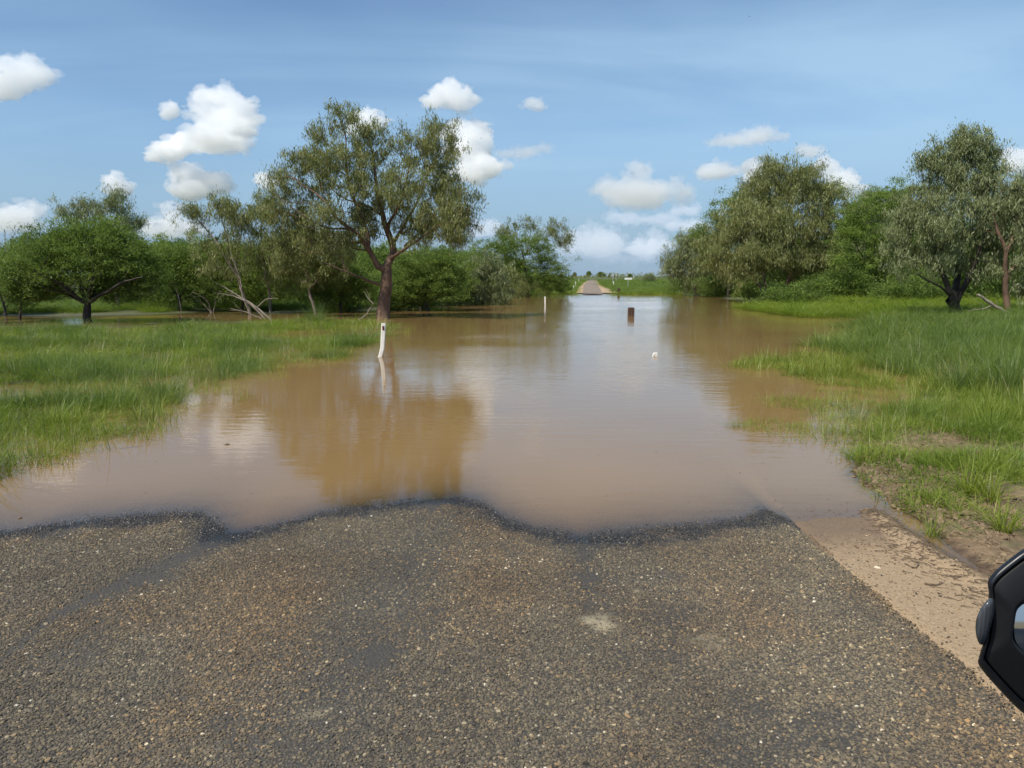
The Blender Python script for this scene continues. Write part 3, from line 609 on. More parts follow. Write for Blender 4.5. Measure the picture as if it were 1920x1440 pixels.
# ------------------------------------------------------------------ trees
def tubes(chains):
    V, F = [], []
    for pts, rad, k in chains:
        pts = np.asarray(pts); n = len(pts)
        if n < 2: continue
        T = np.gradient(pts, axis=0); T /= np.linalg.norm(T, axis=1)[:, None] + 1e-9
        u = np.cross(T[0], [0.31, 0.17, 0.93]); u /= np.linalg.norm(u) + 1e-9; i0 = len(V)
        ang = np.arange(k) * 2 * math.pi / k
        for j in range(n):
            u = u - T[j] * np.dot(u, T[j]); u /= np.linalg.norm(u) + 1e-9; w = np.cross(T[j], u)
            V.extend(pts[j] + rad[j] * (np.cos(ang)[:, None] * u + np.sin(ang)[:, None] * w))
        for j in range(n - 1):
            for q in range(k):
                a = i0 + j * k + q; b = i0 + j * k + (q + 1) % k; F.append((a, b, b + k, a + k))
    return V, F
def smooth_poly(pts, step, r, wob=0.0):
    pts = np.asarray(pts, float); seg = np.linalg.norm(np.diff(pts, axis=0), axis=1); s = np.concatenate([[0], np.cumsum(seg)])
    n = max(3, int(s[-1] / step)); t = np.linspace(0, s[-1], n + 1); out = np.stack([np.interp(t, s, pts[:, k]) for k in range(3)], -1)
    for _ in range(2): out[1:-1] = 0.25 * out[:-2] + 0.5 * out[1:-1] + 0.25 * out[2:]
    if wob: out[1:-1] += r.normal(0, wob, out[1:-1].shape)
    return out
class Skel:
    def __init__(s): s.P = []; s.par = []; s.L = []; s.rs = []
    def add(s, p, par, r=0.0):
        s.P.append(np.asarray(p, float)); s.par.append(par); s.L.append(0 if par < 0 else s.L[par] + np.linalg.norm(s.P[-1] - s.P[par])); s.rs.append(r); return len(s.P) - 1
    def stem(s, pts, r0, r1, rng, step=0.3, wob=0.015):
        pts = smooth_poly(pts, step, rng, wob); m = len(pts); kn = max(2, m // 3)
        w = np.stack([np.interp(np.linspace(0, kn, m), np.arange(kn + 1), rng.normal(0, 0.35 * min(0.3, r0 + 0.05), kn + 1)) for _ in range(3)], -1); w *= np.minimum(1, np.arange(m) / 3)[:, None]; pts = pts + w
        par = -1
        if s.P: par = int(np.argmin(np.linalg.norm(np.array(s.P) - pts[0], axis=1))); pts = pts[1:]
        n = len(pts)
        for j, p in enumerate(pts): par = s.add(p, par, r0 + (r1 - r0) * j / max(1, n - 1))
        return par
    def grow(s, targets, rng, step=0.36, alpha=0.45, up=0.15, minL=0.0):
        base = np.array(s.P[0]); stem = np.array(s.P)
        d0 = np.min(np.linalg.norm(targets[:, None, :] - stem[None, ::2, :], axis=2), axis=1); targets = targets[np.argsort(d0)]
        for t in targets:
            A = np.array(s.P); d = np.linalg.norm(A - t, axis=1); c = d + alpha * np.array(s.L) + np.where(np.array(s.L) < minL, 50, 0) + np.where(A[:, 2] > t[2] + 0.3, 0.6 * (A[:, 2] - t[2]), 0)
            j = int(np.argmin(c)); p0 = s.P[j]; D = d[j]; n = max(1, int(round(D / step)))
            q = s.par[j]; dr = (p0 - s.P[q]) if q >= 0 else np.array([0, 0, 1.0]); dr = dr / (np.linalg.norm(dr) + 1e-9)
            ctl = p0 + (dr * 0.35 + np.array([0, 0, up])) * D * 0.6 + rng.normal(0, 0.06, 3) * D
            par = j
            for k in range(1, n + 1):
                u = k / n; p = (1 - u) ** 2 * p0 + 2 * u * (1 - u) * ctl + u * u * t
                if k < n: p = p + rng.normal(0, 0.025, 3)
                par = s.add(p, par)
        return targets
    def radii(s, tip=0.006, e=2.3):
        n = len(s.P); acc = np.zeros(n); rad = np.zeros(n)
        for i in range(n - 1, -1, -1):
            r = max(tip, acc[i] ** (1 / e)); rad[i] = max(r, 0) if s.rs[i] == 0 else s.rs[i]
            if s.par[i] >= 0: acc[s.par[i]] += min(rad[i], r * 1.5 if s.rs[i] == 0 else rad[i]) ** e
        s.rad = rad; return rad
    def mesh(s, name):
        n = len(s.P); ch = [[] for _ in range(n)]
        for i, p in enumerate(s.par):
            if p >= 0: ch[p].append(i)
        chains = []; todo = [(0, -1)]
        while todo:
            i, fr = todo.pop(); pts, rd = [], []
            if fr >= 0: pts.append(s.P[fr]); rd.append(min(s.rad[fr], s.rad[i] * 1.25))
            while True:
                pts.append(s.P[i]); rd.append(s.rad[i])
                if not ch[i]: break
                m = max(ch[i], key=lambda c: s.rad[c])
                for c in ch[i]:
                    if c != m: todo.append((c, i))
                i = m
            mr = max(rd); chains.append((pts, np.array(rd), 10 if mr > 0.1 else 6 if mr > 0.03 else 4 if mr > 0.012 else 3))
        V, F = tubes(chains); return mesh_np(name, V, F, True)

def leaves_mesh(name, C, rng, per, rc, kind, size, origin, center=None):
    """leaf-sized faces in clumps round the twig ends C"""
    per = int(per * (1.25 if kind == 'hang' else 1.6)); rc = rc * 0.92
    n = len(C) * per; base = np.repeat(C, per, axis=0); m = len(C)
    cs = np.repeat(rng.uniform(0.55, 1.35, m), per)[:, None]
    off = rng.normal(0, 1, (n, 3)); tw = np.repeat(rng.random(m), per)
    if kind == 'hang':
        off *= rc * np.array([0.75, 0.75, 0.80]); off[:, 2] -= rc * 0.35 * np.abs(rng.normal(0, 1, n)); off *= cs
        D = np.stack([rng.normal(0, 0.42, n), rng.normal(0, 0.42, n), -np.abs(rng.normal(1, 0.35, n))], -1)
        L = size * rng.uniform(0.5, 1.3, n); W = L * rng.uniform(0.13, 0.21, n)
    else:                                           # feathery sprays that rise and spread from the twig
        off *= rc * np.array([1.0, 1.0, 0.55]); off *= cs
        out = base - (origin if center is None else center); out /= np.linalg.norm(out, axis=1)[:, None] + 1e-9
        D = out * 0.7 + rng.normal(0, 0.55, (n, 3)) + np.array([0, 0, 0.12])
        L = size * 0.72 * rng.uniform(0.6, 1.4, n); W = L * rng.uniform(0.22, 0.36, n)
    D /= np.linalg.norm(D, axis=1)[:, None]; c = base + off
    S = np.cross(D, rng.normal(0, 1, (n, 3)) + (np.array([0, 0, 1.6]) if kind != 'hang' else 0)); S /= np.linalg.norm(S, axis=1)[:, None] + 1e-9
    if kind != 'hang': S = S
    h = L[:, None] * 0.5; w = W[:, None] * 0.5
    V = np.stack([c - D * h, c - D * h * 0.1 + S * w, c + D * h, c - D * h * 0.1 - S * w], 1).reshape(-1, 3)
    F = np.arange(n * 4).reshape(-1, 4); me = mesh_np(name, V - np.asarray(origin), F)
    tint = np.clip(0.5 + (tw - 0.5) * 0.7 + rng.normal(0, 0.2, n), 0, 1); attr(me, 'tint', tint, 'FACE'); return me

def sample_lobes(lobes, n, rng, Yb, shell=2.0, clump_m=0.20):
    """lobes: (px x, px y, px rx, px ry, weight, depth offset m, depth radius factor)"""
    w = np.array([l[4] if len(l) > 4 else l[2] * l[3] for l in lobes], float); w /= w.sum(); out = []
    for l, k in zip(lobes, rng.multinomial(n, w)):
        dy = l[5] if len(l) > 5 else 0.0; Y = Yb + dy; c = at_depth(l[0], l[1], Y); s = Y / FPX * 1.01
        df = l[6] if len(l) > 6 else 0.9
        m = max(1, k // 3); v = rng.normal(0, 1, (m, 3)); v /= np.linalg.norm(v, axis=1)[:, None]; v *= (rng.random(m) ** (1 / shell))[:, None]
        cc = c + v * np.array([l[2] * s, (l[2] * 0.6 + l[3] * 0.4) * s * df, l[3] * s]); cc = np.repeat(cc, 3, axis=0)
        out.append(cc + rng.normal(0, clump_m * Yb / 30, cc.shape) * np.array([1, 1, 0.7]))
    T = np.concatenate(out); return T[T[:, 2] > 0.12]

def tree(name, label, base, stems, lobes, ntar, per,  rc, lk, lsize, leaf, bark, seed, r0=0.12, cat='tree', group=None, alpha=0.45, tip=0.006, zbase=None, up=0.15, shell=2.0, Y=None, minL=0.0, extra=1.0):
    rng = np.random.default_rng(seed); ntar = int(ntar * 1.35); per = int(per * 0.80)
    g = ground_at(*base) if Y is None else at_depth(base[0], base[1], Y)
    Yb = g[1]; gz = float(ground_z(g[0], g[1])); org = np.array([g[0], g[1], gz])
    T = sample_lobes(lobes, ntar, rng, Yb, shell)
    sk = Skel()
    for k, st in enumerate(stems):
        pts = [at_depth(q[0], q[1], Yb + (q[2] if len(q) > 2 else 0)) for q in st[0]]
        if k == 0: pts[0] = org - np.array([0, 0, 0.08])
        sk.stem(pts, st[1], st[2], rng, step=0.3, wob=0.012 + 0.03 * st[2])
    T = sk.grow(T, rng, alpha=alpha, up=up, minL=minL); sk.radii(tip)
    P = np.array(sk.P); sk.P = [p - org for p in P]
    root = empty(name, org); tag(root, label, cat, group)
    tr = obj('trunk', sk.mesh('trunk'), M[bark], root)
    cen = T.mean(0) - np.array([0, 0, 0.8])
    cr = obj('crown', leaves_mesh('crown', T[rng.random(len(T)) < (0.88 if lk == 'hang' else 0.95)], rng, per, rc, lk, lsize, org, cen), M[leaf], root)
    return root
def copy_tree(src, loc, rz, s, label, name=None, group=None):
    c = src.copy(); COL.objects.link(c); c.location = loc; c.rotation_euler = (0, 0, rz); c.scale = s; c['label'] = label
    if name: c.name = name
    if group: c['group'] = group
    for ch in src.children:
        d = ch.copy(); COL.objects.link(d); d.parent = c
    return c

GT = 'trees of the flooded woodland'
# the biggest tree, left of the road
big = tree('gum_tree', 'biggest gum tree with thick reddish forked trunk standing in the flood left of the road', (718, 597),
    [([(716, 597), (717, 570), (722, 535), (720, 508)], 0.29, 0.21),
     ([(722, 508), (738, 478, .2), (732, 445, .3), (716, 405, .3), (708, 365, .2), (698, 320), (692, 275)], 0.16, 0.03),
     ([(716, 512), (697, 485, -.3), (684, 455, -.5), (660, 432, -.8), (628, 400, -.9), (600, 372, -.9), (565, 345, -.8)], 0.12, 0.015),
     ([(692, 478, -.4), (690, 445, -.2), (676, 395), (655, 335), (645, 270), (638, 215)], 0.09, 0.015),
     ([(732, 488), (752, 468, -.4), (785, 450, -.8), (820, 425, -1), (862, 405, -1.1), (885, 385, -1)], 0.075, 0.012),
     ([(735, 462, .3), (760, 415, .8), (785, 365, 1.1), (812, 300, 1.1)], 0.07, 0.014),
     ([(726, 425, .3), (748, 385, -.3), (762, 340, -.5), (772, 285, -.4)], 0.06, 0.012),
     ([(702, 532), (675, 518, -.6), (640, 508, -1), (608, 492, -1.2)], 0.055, 0.02),
     ([(684, 455, -.5), (645, 455, .5), (595, 452, 1), (550, 438, 1.2)], 0.055, 0.012),
     ([(655, 430, -.8), (610, 430, -1.2), (560, 400, -1.5), (525, 375, -1.5)], 0.045, 0.010),
     ([(752, 468, -.4), (790, 435, .6), (830, 395, 1.2), (855, 355, 1.4)], 0.05, 0.010),
     ([(716, 405, .3), (690, 385, 1), (650, 375, 1.4), (610, 340, 1.5), (590, 300, 1.4)], 0.05, 0.010),
     ([(708, 365, .2), (735, 330, .9), (755, 300, 1.2)], 0.04, 0.010)],
    [(645, 222, 34, 34, 26), (665, 262, 45, 30, 30), (710, 265, 45, 32, 34), (760, 285, 45, 35, 32), (808, 262, 48, 34, 52), (835, 300, 35, 34, 34), (600, 258, 38, 28, 34), (612, 300, 45, 34, 40, -.6),
     (570, 300, 34, 30, 30), (540, 345, 36, 32, 34, -.3), (590, 350, 45, 34, 40, .6), (650, 335, 48, 42, 50, -.9), (705, 345, 45, 40, 44, 1.0), (750, 355, 48, 42, 50, -1.0), (805, 345, 52, 46, 62, .3), (850, 370, 40, 44, 52, -.5), (868, 400, 32, 36, 34, .4),
     (830, 410, 45, 32, 44, -1.2), (785, 405, 44, 30, 36, 1.0), (520, 385, 30, 34, 26), (555, 400, 42, 36, 34, .4), (615, 410, 42, 34, 34, -1.1), (660, 400, 36, 26, 18, .8), (850, 438, 40, 20, 30, -1), (790, 448, 40, 16, 22, -.6),
     (600, 455, 44, 30, 34, -.6), (560, 450, 44, 34, 36, 0.8), (520, 430, 34, 40, 34, .4), (540, 480, 40, 34, 34, .5), (895, 372, 10, 20, 7), (700, 300, 110, 50, 30), (715, 395, 60, 32, 44, .4), (690, 430, 44, 24, 22, .6), (765, 425, 44, 22, 22, .5), (650, 450, 40, 26, 20, -.4)],
    1400, 58, 0.18, 'hang', 0.155, 'leaf_euc', 'bark_red', 11, group=GT, alpha=0.40, minL=2.2)

# dome-shaped acacia on the left
dome = tree('acacia_tree', 'dome-shaped bright green acacia with short dark trunk in the water at left', (166, 604),
    [([(166, 604), (165, 585), (162, 570)], 0.15, 0.13)] +
    [([(163, 572)] + p, 0.075, 0.02) for p in ([(140, 552, -.3), (105, 530, -.8), (65, 505, -1.2)], [(155, 545, .3), (135, 500, .6), (110, 460, .8)], [(168, 540, -.4), (172, 490, -.8), (165, 440, -.6)], [(182, 550, .2), (215, 520, .6), (250, 490, .9)], [(185, 555, -.5), (225, 535, -1.0), (270, 520, -1.3)], [(190, 530, .8), (205, 480, 1.2), (215, 440, 1.2)], [(140, 555, .6), (90, 545, 1.2), (45, 535, 1.5)])],
    [(165, 462, 95, 46, 150), (100, 482, 80, 48, 130), (225, 480, 70, 50, 110), (50, 512, 52, 44, 110), (262, 520, 44, 40, 80), (160, 500, 120, 50, 170), (90, 540, 70, 26, 50, .4), (220, 545, 60, 22, 44, .5), (25, 540, 40, 30, 60), (170, 428, 60, 20, 40), (110, 446, 40, 22, 30), (225, 448, 34, 20, 24)],
    1900, 44, 0.17, 'spray', 0.118, 'leaf_acacia', 'bark_dark', 12, group=GT, alpha=0.30, up=0.25, tip=0.005, minL=0.7)
tree('gum_tree', 'tall thin gum whose grey-green top shows above the dome-shaped acacia', (222, 583),
    [([(222, 583), (218, 500), (205, 440), (190, 410)], 0.10, 0.03), ([(212, 460), (220, 410), (215, 375)], 0.04, 0.015), ([(205, 440), (240, 420), (255, 415)], 0.03, 0.012)],
    [(155, 384, 22, 14, 20), (180, 396, 24, 16, 18), (217, 378, 13, 18, 26), (130, 402, 24, 12, 16), (240, 415, 20, 16, 16), (252, 428, 10, 12, 7), (205, 425, 40, 24, 20)],
    150, 62, 0.20, 'hang', 0.17, 'leaf_euc_grey', 'bark_grey', 13, group=GT, minL=3)
tree('gum_tree', 'slender open-crowned gum with pale leaning stem between acacia and biggest tree', (470, 590),
    [([(470, 590), (455, 545), (430, 500), (405, 450), (372, 412)], 0.09, 0.02), ([(430, 500), (425, 450), (415, 400), (412, 378)], 0.05, 0.012), ([(440, 515), (450, 460), (455, 425)], 0.04, 0.012)],
    [(352, 398, 14, 12, 12), (378, 395, 18, 16, 14), (412, 382, 20, 18, 20), (430, 400, 20, 18, 18), (455, 410, 18, 24, 26), (440, 435, 26, 20, 18), (372, 430, 14, 16, 9), (400, 460, 40, 24, 22), (460, 470, 34, 30, 28), (420, 500, 40, 22, 22)],
    200, 58, 0.20, 'hang', 0.16, 'leaf_euc', 'bark_grey', 14, group=GT, minL=2)
tree('gum_tree', 'spindly gum with small tuft of leaves touching left side of the biggest crown', (508, 588),
    [([(508, 588), (500, 520), (490, 450), (488, 395)], 0.07, 0.02)],
    [(487, 382, 16, 18, 20), (498, 400, 18, 14, 12), (490, 440, 26, 24, 16), (500, 480, 30, 26, 22), (520, 510, 34, 26, 20)],
    110, 60, 0.19, 'hang', 0.16, 'leaf_olive', 'bark_grey', 15, group=GT, minL=2)
tree('gum_tree', 'drooping olive gum hanging over dark shrubs just left of the biggest trunk', (592, 588),
    [([(592, 588), (588, 550), (575, 510), (560, 470)], 0.09, 0.03), ([(585, 540), (610, 500), (625, 465)], 0.05, 0.015)],
    [(545, 445, 40, 34, 40), (585, 450, 44, 34, 44), (625, 460, 32, 34, 34), (535, 490, 30, 28, 22), (580, 500, 44, 30, 34), (625, 505, 32, 26, 24), (560, 535, 30, 20, 12)],
    260, 66, 0.19, 'hang', 0.16, 'leaf_olive', 'bark_grey', 16, group=GT, minL=1.2)
tree('gum_shrub', 'round weeping grey-green gum shrub standing in the flood right of the biggest tree', (905, 571),
    [([(905, 571), (903, 550), (900, 520)], 0.10, 0.05), ([(903, 555), (880, 530), (870, 510)], 0.05, 0.02), ([(904, 552), (930, 528), (940, 515)], 0.05, 0.02)],
    [(905, 498, 34, 22, 40), (880, 520, 26, 26, 36), (930, 520, 24, 28, 36), (905, 535, 46, 26, 60), (880, 552, 24, 16, 26), (932, 553, 22, 14, 24), (905, 558, 40, 10, 20)],
    340, 66, 0.20, 'hang', 0.19, 'leaf_euc_grey', 'bark_dark', 17, cat='shrub', group=GT, minL=0.3)
tree('gum_shrub', 'small brownish-green shrub at the water between weeping shrub and acacia', (966, 558),
    [([(966, 558), (965, 545), (960, 530)], 0.07, 0.03)],
    [(958, 525, 20, 18, 20), (972, 540, 20, 14, 20), (948, 545, 14, 12, 12), (962, 552, 24, 8, 12)],
    110, 62, 0.22, 'hang', 0.20, 'leaf_olive', 'bark_dark', 18, cat='shrub', group=GT, minL=0.2)
tree('acacia_tree', 'broad dark green acacia at left bank reaching to the road gap', (990, 556),
    [([(990, 556), (988, 540), (985, 520)], 0.16, 0.10), ([(986, 530), (950, 505), (920, 480)], 0.09, 0.03), ([(986, 525), (1020, 510), (1045, 505)], 0.08, 0.03), ([(985, 520), (985, 490), (975, 465)], 0.08, 0.03)],
    [(920, 468, 44, 24, 60), (975, 466, 50, 26, 70), (1020, 482, 36, 26, 50), (1040, 510, 28, 28, 40), (960, 500, 60, 30, 70), (1010, 520, 46, 26, 50), (1015, 542, 40, 16, 34), (900, 490, 30, 26, 34), (1050, 535, 18, 18, 18)],
    520, 60, 0.24, 'spray', 0.19, 'leaf_acacia', 'bark_dark', 19, group=GT, alpha=0.3, minL=0.8)
tree('gum_tree', 'pale gum with three open leaf tufts rising above the left bank acacia', (985, 553),
    [([(985, 553), (985, 500), (980, 460), (965, 440)], 0.12, 0.04), ([(984, 480), (995, 445), (998, 420)], 0.06, 0.02), ([(984, 475), (1015, 450), (1040, 435)], 0.06, 0.02)],
    [(958, 432, 26, 14, 24), (996, 422, 17, 14, 18), (1040, 428, 17, 14, 20), (1055, 450, 14, 14, 14), (1025, 448, 20, 14, 12), (940, 446, 20, 10, 10), (985, 445, 24, 16, 12)],
    130, 60, 0.26, 'hang', 0.24, 'leaf_olive', 'bark_grey', 20, group=GT, Y=70, minL=4)
tree('acacia_tree', 'dark acacia filling the gap behind and right of the biggest trunk', (800, 583),
    [([(800, 583), (798, 560), (795, 540)], 0.10, 0.07), ([(796, 550), (770, 520), (755, 500)], 0.05, 0.02), ([(796, 548), (825, 520), (840, 500)], 0.05, 0.02)],
    [(770, 500, 44, 30, 60), (825, 492, 40, 30, 60), (800, 530, 60, 28, 70), (855, 520, 30, 34, 44), (760, 550, 40, 20, 34), (830, 556, 44, 18, 40)],
    380, 60, 0.18, 'spray', 0.14, 'leaf_acacia', 'bark_dark', 21, group=GT, alpha=0.3, minL=0.4)
tree('acacia_tree', 'shaded acacia thicket tree low between slender gum and biggest trunk', (640, 585),
    [([(640, 585), (640, 565), (638, 545)], 0.08, 0.06), ([(639, 555), (615, 530), (600, 515)], 0.04, 0.02), ([(639, 553), (665, 530), (680, 510)], 0.04, 0.02)],
    [(610, 520, 38, 30, 50), (660, 510, 34, 32, 50), (640, 545, 50, 22, 50), (690, 540, 24, 26, 26), (590, 555, 30, 16, 24)],
    260, 60, 0.18, 'spray', 0.14, 'leaf_acacia', 'bark_dark', 22, group=GT, alpha=0.3, minL=0.4)
sprig = tree('acacia_tree', 'bright green acacia right of the dome-shaped one, partly behind it', (335, 585),
    [([(335, 585), (336, 565), (338, 550)], 0.08, 0.06), ([(337, 558), (310, 525), (300, 505)], 0.045, 0.02), ([(337, 556), (365, 525), (380, 505)], 0.045, 0.02)],
    [(320, 478, 36, 22, 44), (365, 482, 36, 24, 44), (340, 510, 60, 30, 70), (395, 520, 30, 30, 34), (300, 535, 34, 24, 30), (370, 548, 44, 18, 34)],
    320, 60, 0.18, 'spray', 0.14, 'leaf_acacia', 'bark_dark', 23, group=GT, alpha=0.3, minL=0.5)
tree('acacia_tree', 'olive-green acacia behind the leaning dead limbs', (455, 584),
    [([(455, 584), (455, 560), (452, 540)], 0.08, 0.06), ([(453, 548), (425, 520), (415, 500)], 0.045, 0.02), ([(453, 546), (485, 520), (500, 505)], 0.045, 0.02)],
    [(420, 480, 36, 24, 44), (475, 490, 40, 30, 50), (450, 520, 60, 30, 60), (520, 530, 34, 28, 34), (480, 552, 50, 16, 34)],
    320, 60, 0.18, 'spray', 0.14, 'leaf_acacia_lite', 'bark_dark', 24, group=GT, alpha=0.3, minL=0.5)

# right bank
gum_r = tree('gum_tree', 'broad domed grey-green gum, centre of the right-hand tree mass', (1484, 566),
    [([(1484, 566), (1482, 530), (1485, 495)], 0.34, 0.24), ([(1484, 500), (1470, 450), (1440, 400), (1420, 370)], 0.16, 0.04), ([(1485, 497), (1490, 440), (1480, 370), (1465, 320)], 0.16, 0.03), ([(1485, 500), (1520, 460), (1550, 420), (1560, 390)], 0.14, 0.03),
     ([(1483, 515), (1440, 480), (1390, 455), (1350, 440)], 0.12, 0.03), ([(1486, 515), (1530, 495), (1570, 480)], 0.10, 0.03)],
    [(1470, 330, 55, 26, 60), (1520, 345, 48, 30, 60), (1420, 365, 55, 34, 70), (1480, 370, 80, 40, 80), (1550, 385, 40, 40, 60), (1390, 410, 50, 38, 64), (1450, 420, 70, 40, 84, -2), (1520, 430, 60, 44, 80, -1), (1570, 440, 34, 40, 44), (1360, 455, 48, 40, 60), (1420, 470, 60, 34, 60, -2.5), (1490, 478, 60, 26, 44, -2), (1550, 485, 44, 26, 36, -1), (1340, 490, 40, 30, 36), (1400, 505, 40, 22, 26, -2), (1448, 305, 8, 12, 7), (1470, 303, 9, 10, 7), (1528, 318, 10, 14, 9), (1425, 320, 12, 12, 6)],
    1200, 62, 0.28, 'hang', 0.23, 'leaf_euc', 'bark_red', 31, group=GT, minL=2.5)
tree('gum_tree', 'grey-green gum whose pale foliage bulges in front of the right-hand dome', (1440, 566),
    [([(1440, 566), (1435, 530), (1430, 500)], 0.14, 0.09), ([(1431, 505), (1425, 470), (1430, 440)], 0.07, 0.02), ([(1432, 510), (1460, 480), (1470, 460)], 0.06, 0.02)],
    [(1432, 428, 34, 22, 50), (1410, 455, 34, 28, 50), (1455, 455, 32, 26, 44), (1430, 485, 44, 24, 44), (1475, 490, 24, 22, 22)],
    260, 62, 0.24, 'hang', 0.22, 'leaf_euc_grey', 'bark_grey', 32, group=GT, minL=1.5)
tree('gum_tree', 'end gum of the right-hand mass sloping down to the road gap', (1305, 553),
    [([(1305, 553), (1302, 530), (1298, 505)], 0.16, 0.10), ([(1299, 512), (1275, 490), (1262, 480)], 0.07, 0.02), ([(1299, 508), (1310, 470), (1320, 450)], 0.08, 0.02)],
    [(1290, 455, 20, 20, 26), (1315, 450, 30, 24, 40), (1270, 485, 24, 22, 34), (1300, 490, 40, 30, 60), (1335, 490, 30, 34, 44), (1270, 512, 24, 20, 26), (1310, 525, 40, 18, 34), (1256, 498, 12, 12, 10), (1288, 438, 8, 10, 5)],
    300, 62, 0.30, 'hang', 0.28, 'leaf_euc_grey', 'bark_grey', 33, group=GT, Y=66, minL=1.5)
tree('acacia_tree', 'feathery green acacia peeping out left above the right-hand dome', (1365, 556),
    [([(1365, 556), (1365, 520), (1362, 480)], 0.12, 0.08), ([(1363, 490), (1380, 430), (1395, 380)], 0.07, 0.02), ([(1362, 485), (1335, 450), (1320, 430)], 0.06, 0.02)],
    [(1388, 372, 26, 24, 40), (1360, 405, 34, 28, 44), (1325, 435, 34, 20, 34), (1345, 460, 40, 30, 50), (1560, 360, 24, 20, 22, 1)],
    260, 60, 0.25, 'spray', 0.20, 'leaf_acacia', 'bark_dark', 34, group=GT, Y=60, alpha=0.3, minL=2)
gum_e = tree('gum_tree', 'tall silvery gum with dark trunk forking low, on the right bank', (1793, 597),
    [([(1793, 597), (1792, 580), (1790, 565)], 0.22, 0.18), ([(1790, 567), (1775, 535), (1760, 495), (1745, 450), (1735, 410)], 0.12, 0.03), ([(1791, 563), (1796, 520, .4), (1800, 450, .6), (1800, 380, .4), (1808, 300)], 0.14, 0.03), ([(1793, 562), (1818, 525, -.3), (1835, 480, -.5), (1850, 420, -.5), (1845, 350)], 0.12, 0.03), ([(1762, 500), (1715, 470, .4), (1680, 445, .6)], 0.06, 0.02), ([(1785, 555), (1750, 530, -.8), (1720, 512, -1.2)], 0.05, 0.02)],
    [(1812, 262, 40, 22, 44), (1780, 285, 46, 26, 56), (1835, 300, 44, 30, 60), (1730, 298, 22, 18, 18), (1770, 325, 50, 30, 56), (1815, 340, 60, 34, 74), (1860, 345, 30, 30, 36), (1745, 365, 48, 32, 54), (1800, 385, 60, 32, 60, -.8), (1850, 395, 44, 36, 54, .5), (1710, 405, 40, 32, 50), (1760, 425, 60, 30, 54, -.8), (1830, 440, 60, 32, 50), (1690, 440, 34, 24, 30), (1730, 465, 50, 22, 34), (1790, 475, 60, 20, 28), (1870, 460, 36, 30, 36), (1825, 243, 10, 10, 7), (1855, 270, 12, 12, 8), (1735, 500, 44, 20, 22, -.6), (1860, 500, 44, 22, 26, -.3), (1790, 505, 50, 18, 16, .6), (1680, 470, 30, 24, 20)],
    1000, 60, 0.18, 'hang', 0.16, 'leaf_euc_grey', 'bark_dark', 35, group=GT, minL=1.8)
tree('gum_tree', 'gum cut by the right edge with straight reddish trunk and forked bare limb', (1893, 601),
    [([(1893, 601), (1892, 560), (1890, 510), (1878, 460), (1868, 425)], 0.13, 0.05), ([(1884, 485), (1900, 440), (1912, 410)], 0.06, 0.03), ([(1890, 515), (1930, 470), (1950, 430)], 0.06, 0.03)],
    [(1910, 345, 34, 26, 40), (1945, 380, 44, 40, 60), (1890, 385, 30, 24, 30), (1920, 440, 40, 24, 34), (1960, 460, 40, 40, 50), (1910, 500, 34, 18, 22), (1960, 530, 40, 24, 26), (1925, 540, 24, 14, 12)],
    330, 60, 0.18, 'hang', 0.16, 'leaf_euc_grey', 'bark_red', 36, group=GT, minL=1.8)
aca_r = tree('acacia_tree', 'fresh green acacia between the domed gum and the tall silvery gum', (1645, 572),
    [([(1645, 572), (1645, 545), (1642, 520)], 0.13, 0.09), ([(1643, 530), (1620, 490), (1605, 455)], 0.07, 0.02), ([(1643, 525), (1665, 480), (1680, 430)], 0.07, 0.02), ([(1643, 520), (1640, 460), (1640, 410)], 0.07, 0.02)],
    [(1690, 365, 40, 28, 50), (1650, 380, 34, 26, 40), (1615, 400, 24, 26, 34), (1600, 440, 44, 34, 60), (1660, 440, 50, 40, 80), (1620, 485, 54, 30, 66), (1680, 500, 54, 32, 70), (1650, 530, 70, 22, 50)],
    560, 60, 0.20, 'spray', 0.16, 'leaf_acacia_lite', 'bark_dark', 37, group=GT, alpha=0.3, minL=1.0)
tree('gum_tree', 'small gum with silvery tips on the skyline right of the domed gum', (1620, 560),
    [([(1620, 560), (1620, 500), (1625, 440), (1630, 400)], 0.12, 0.03)],
    [(1632, 372, 22, 18, 26), (1615, 392, 24, 18, 24), (1650, 395, 26, 18, 22), (1630, 425, 34, 22, 22)],
    120, 60, 0.26, 'hang', 0.22, 'leaf_euc_grey', 'bark_grey', 38, group=GT, Y=52, minL=4)
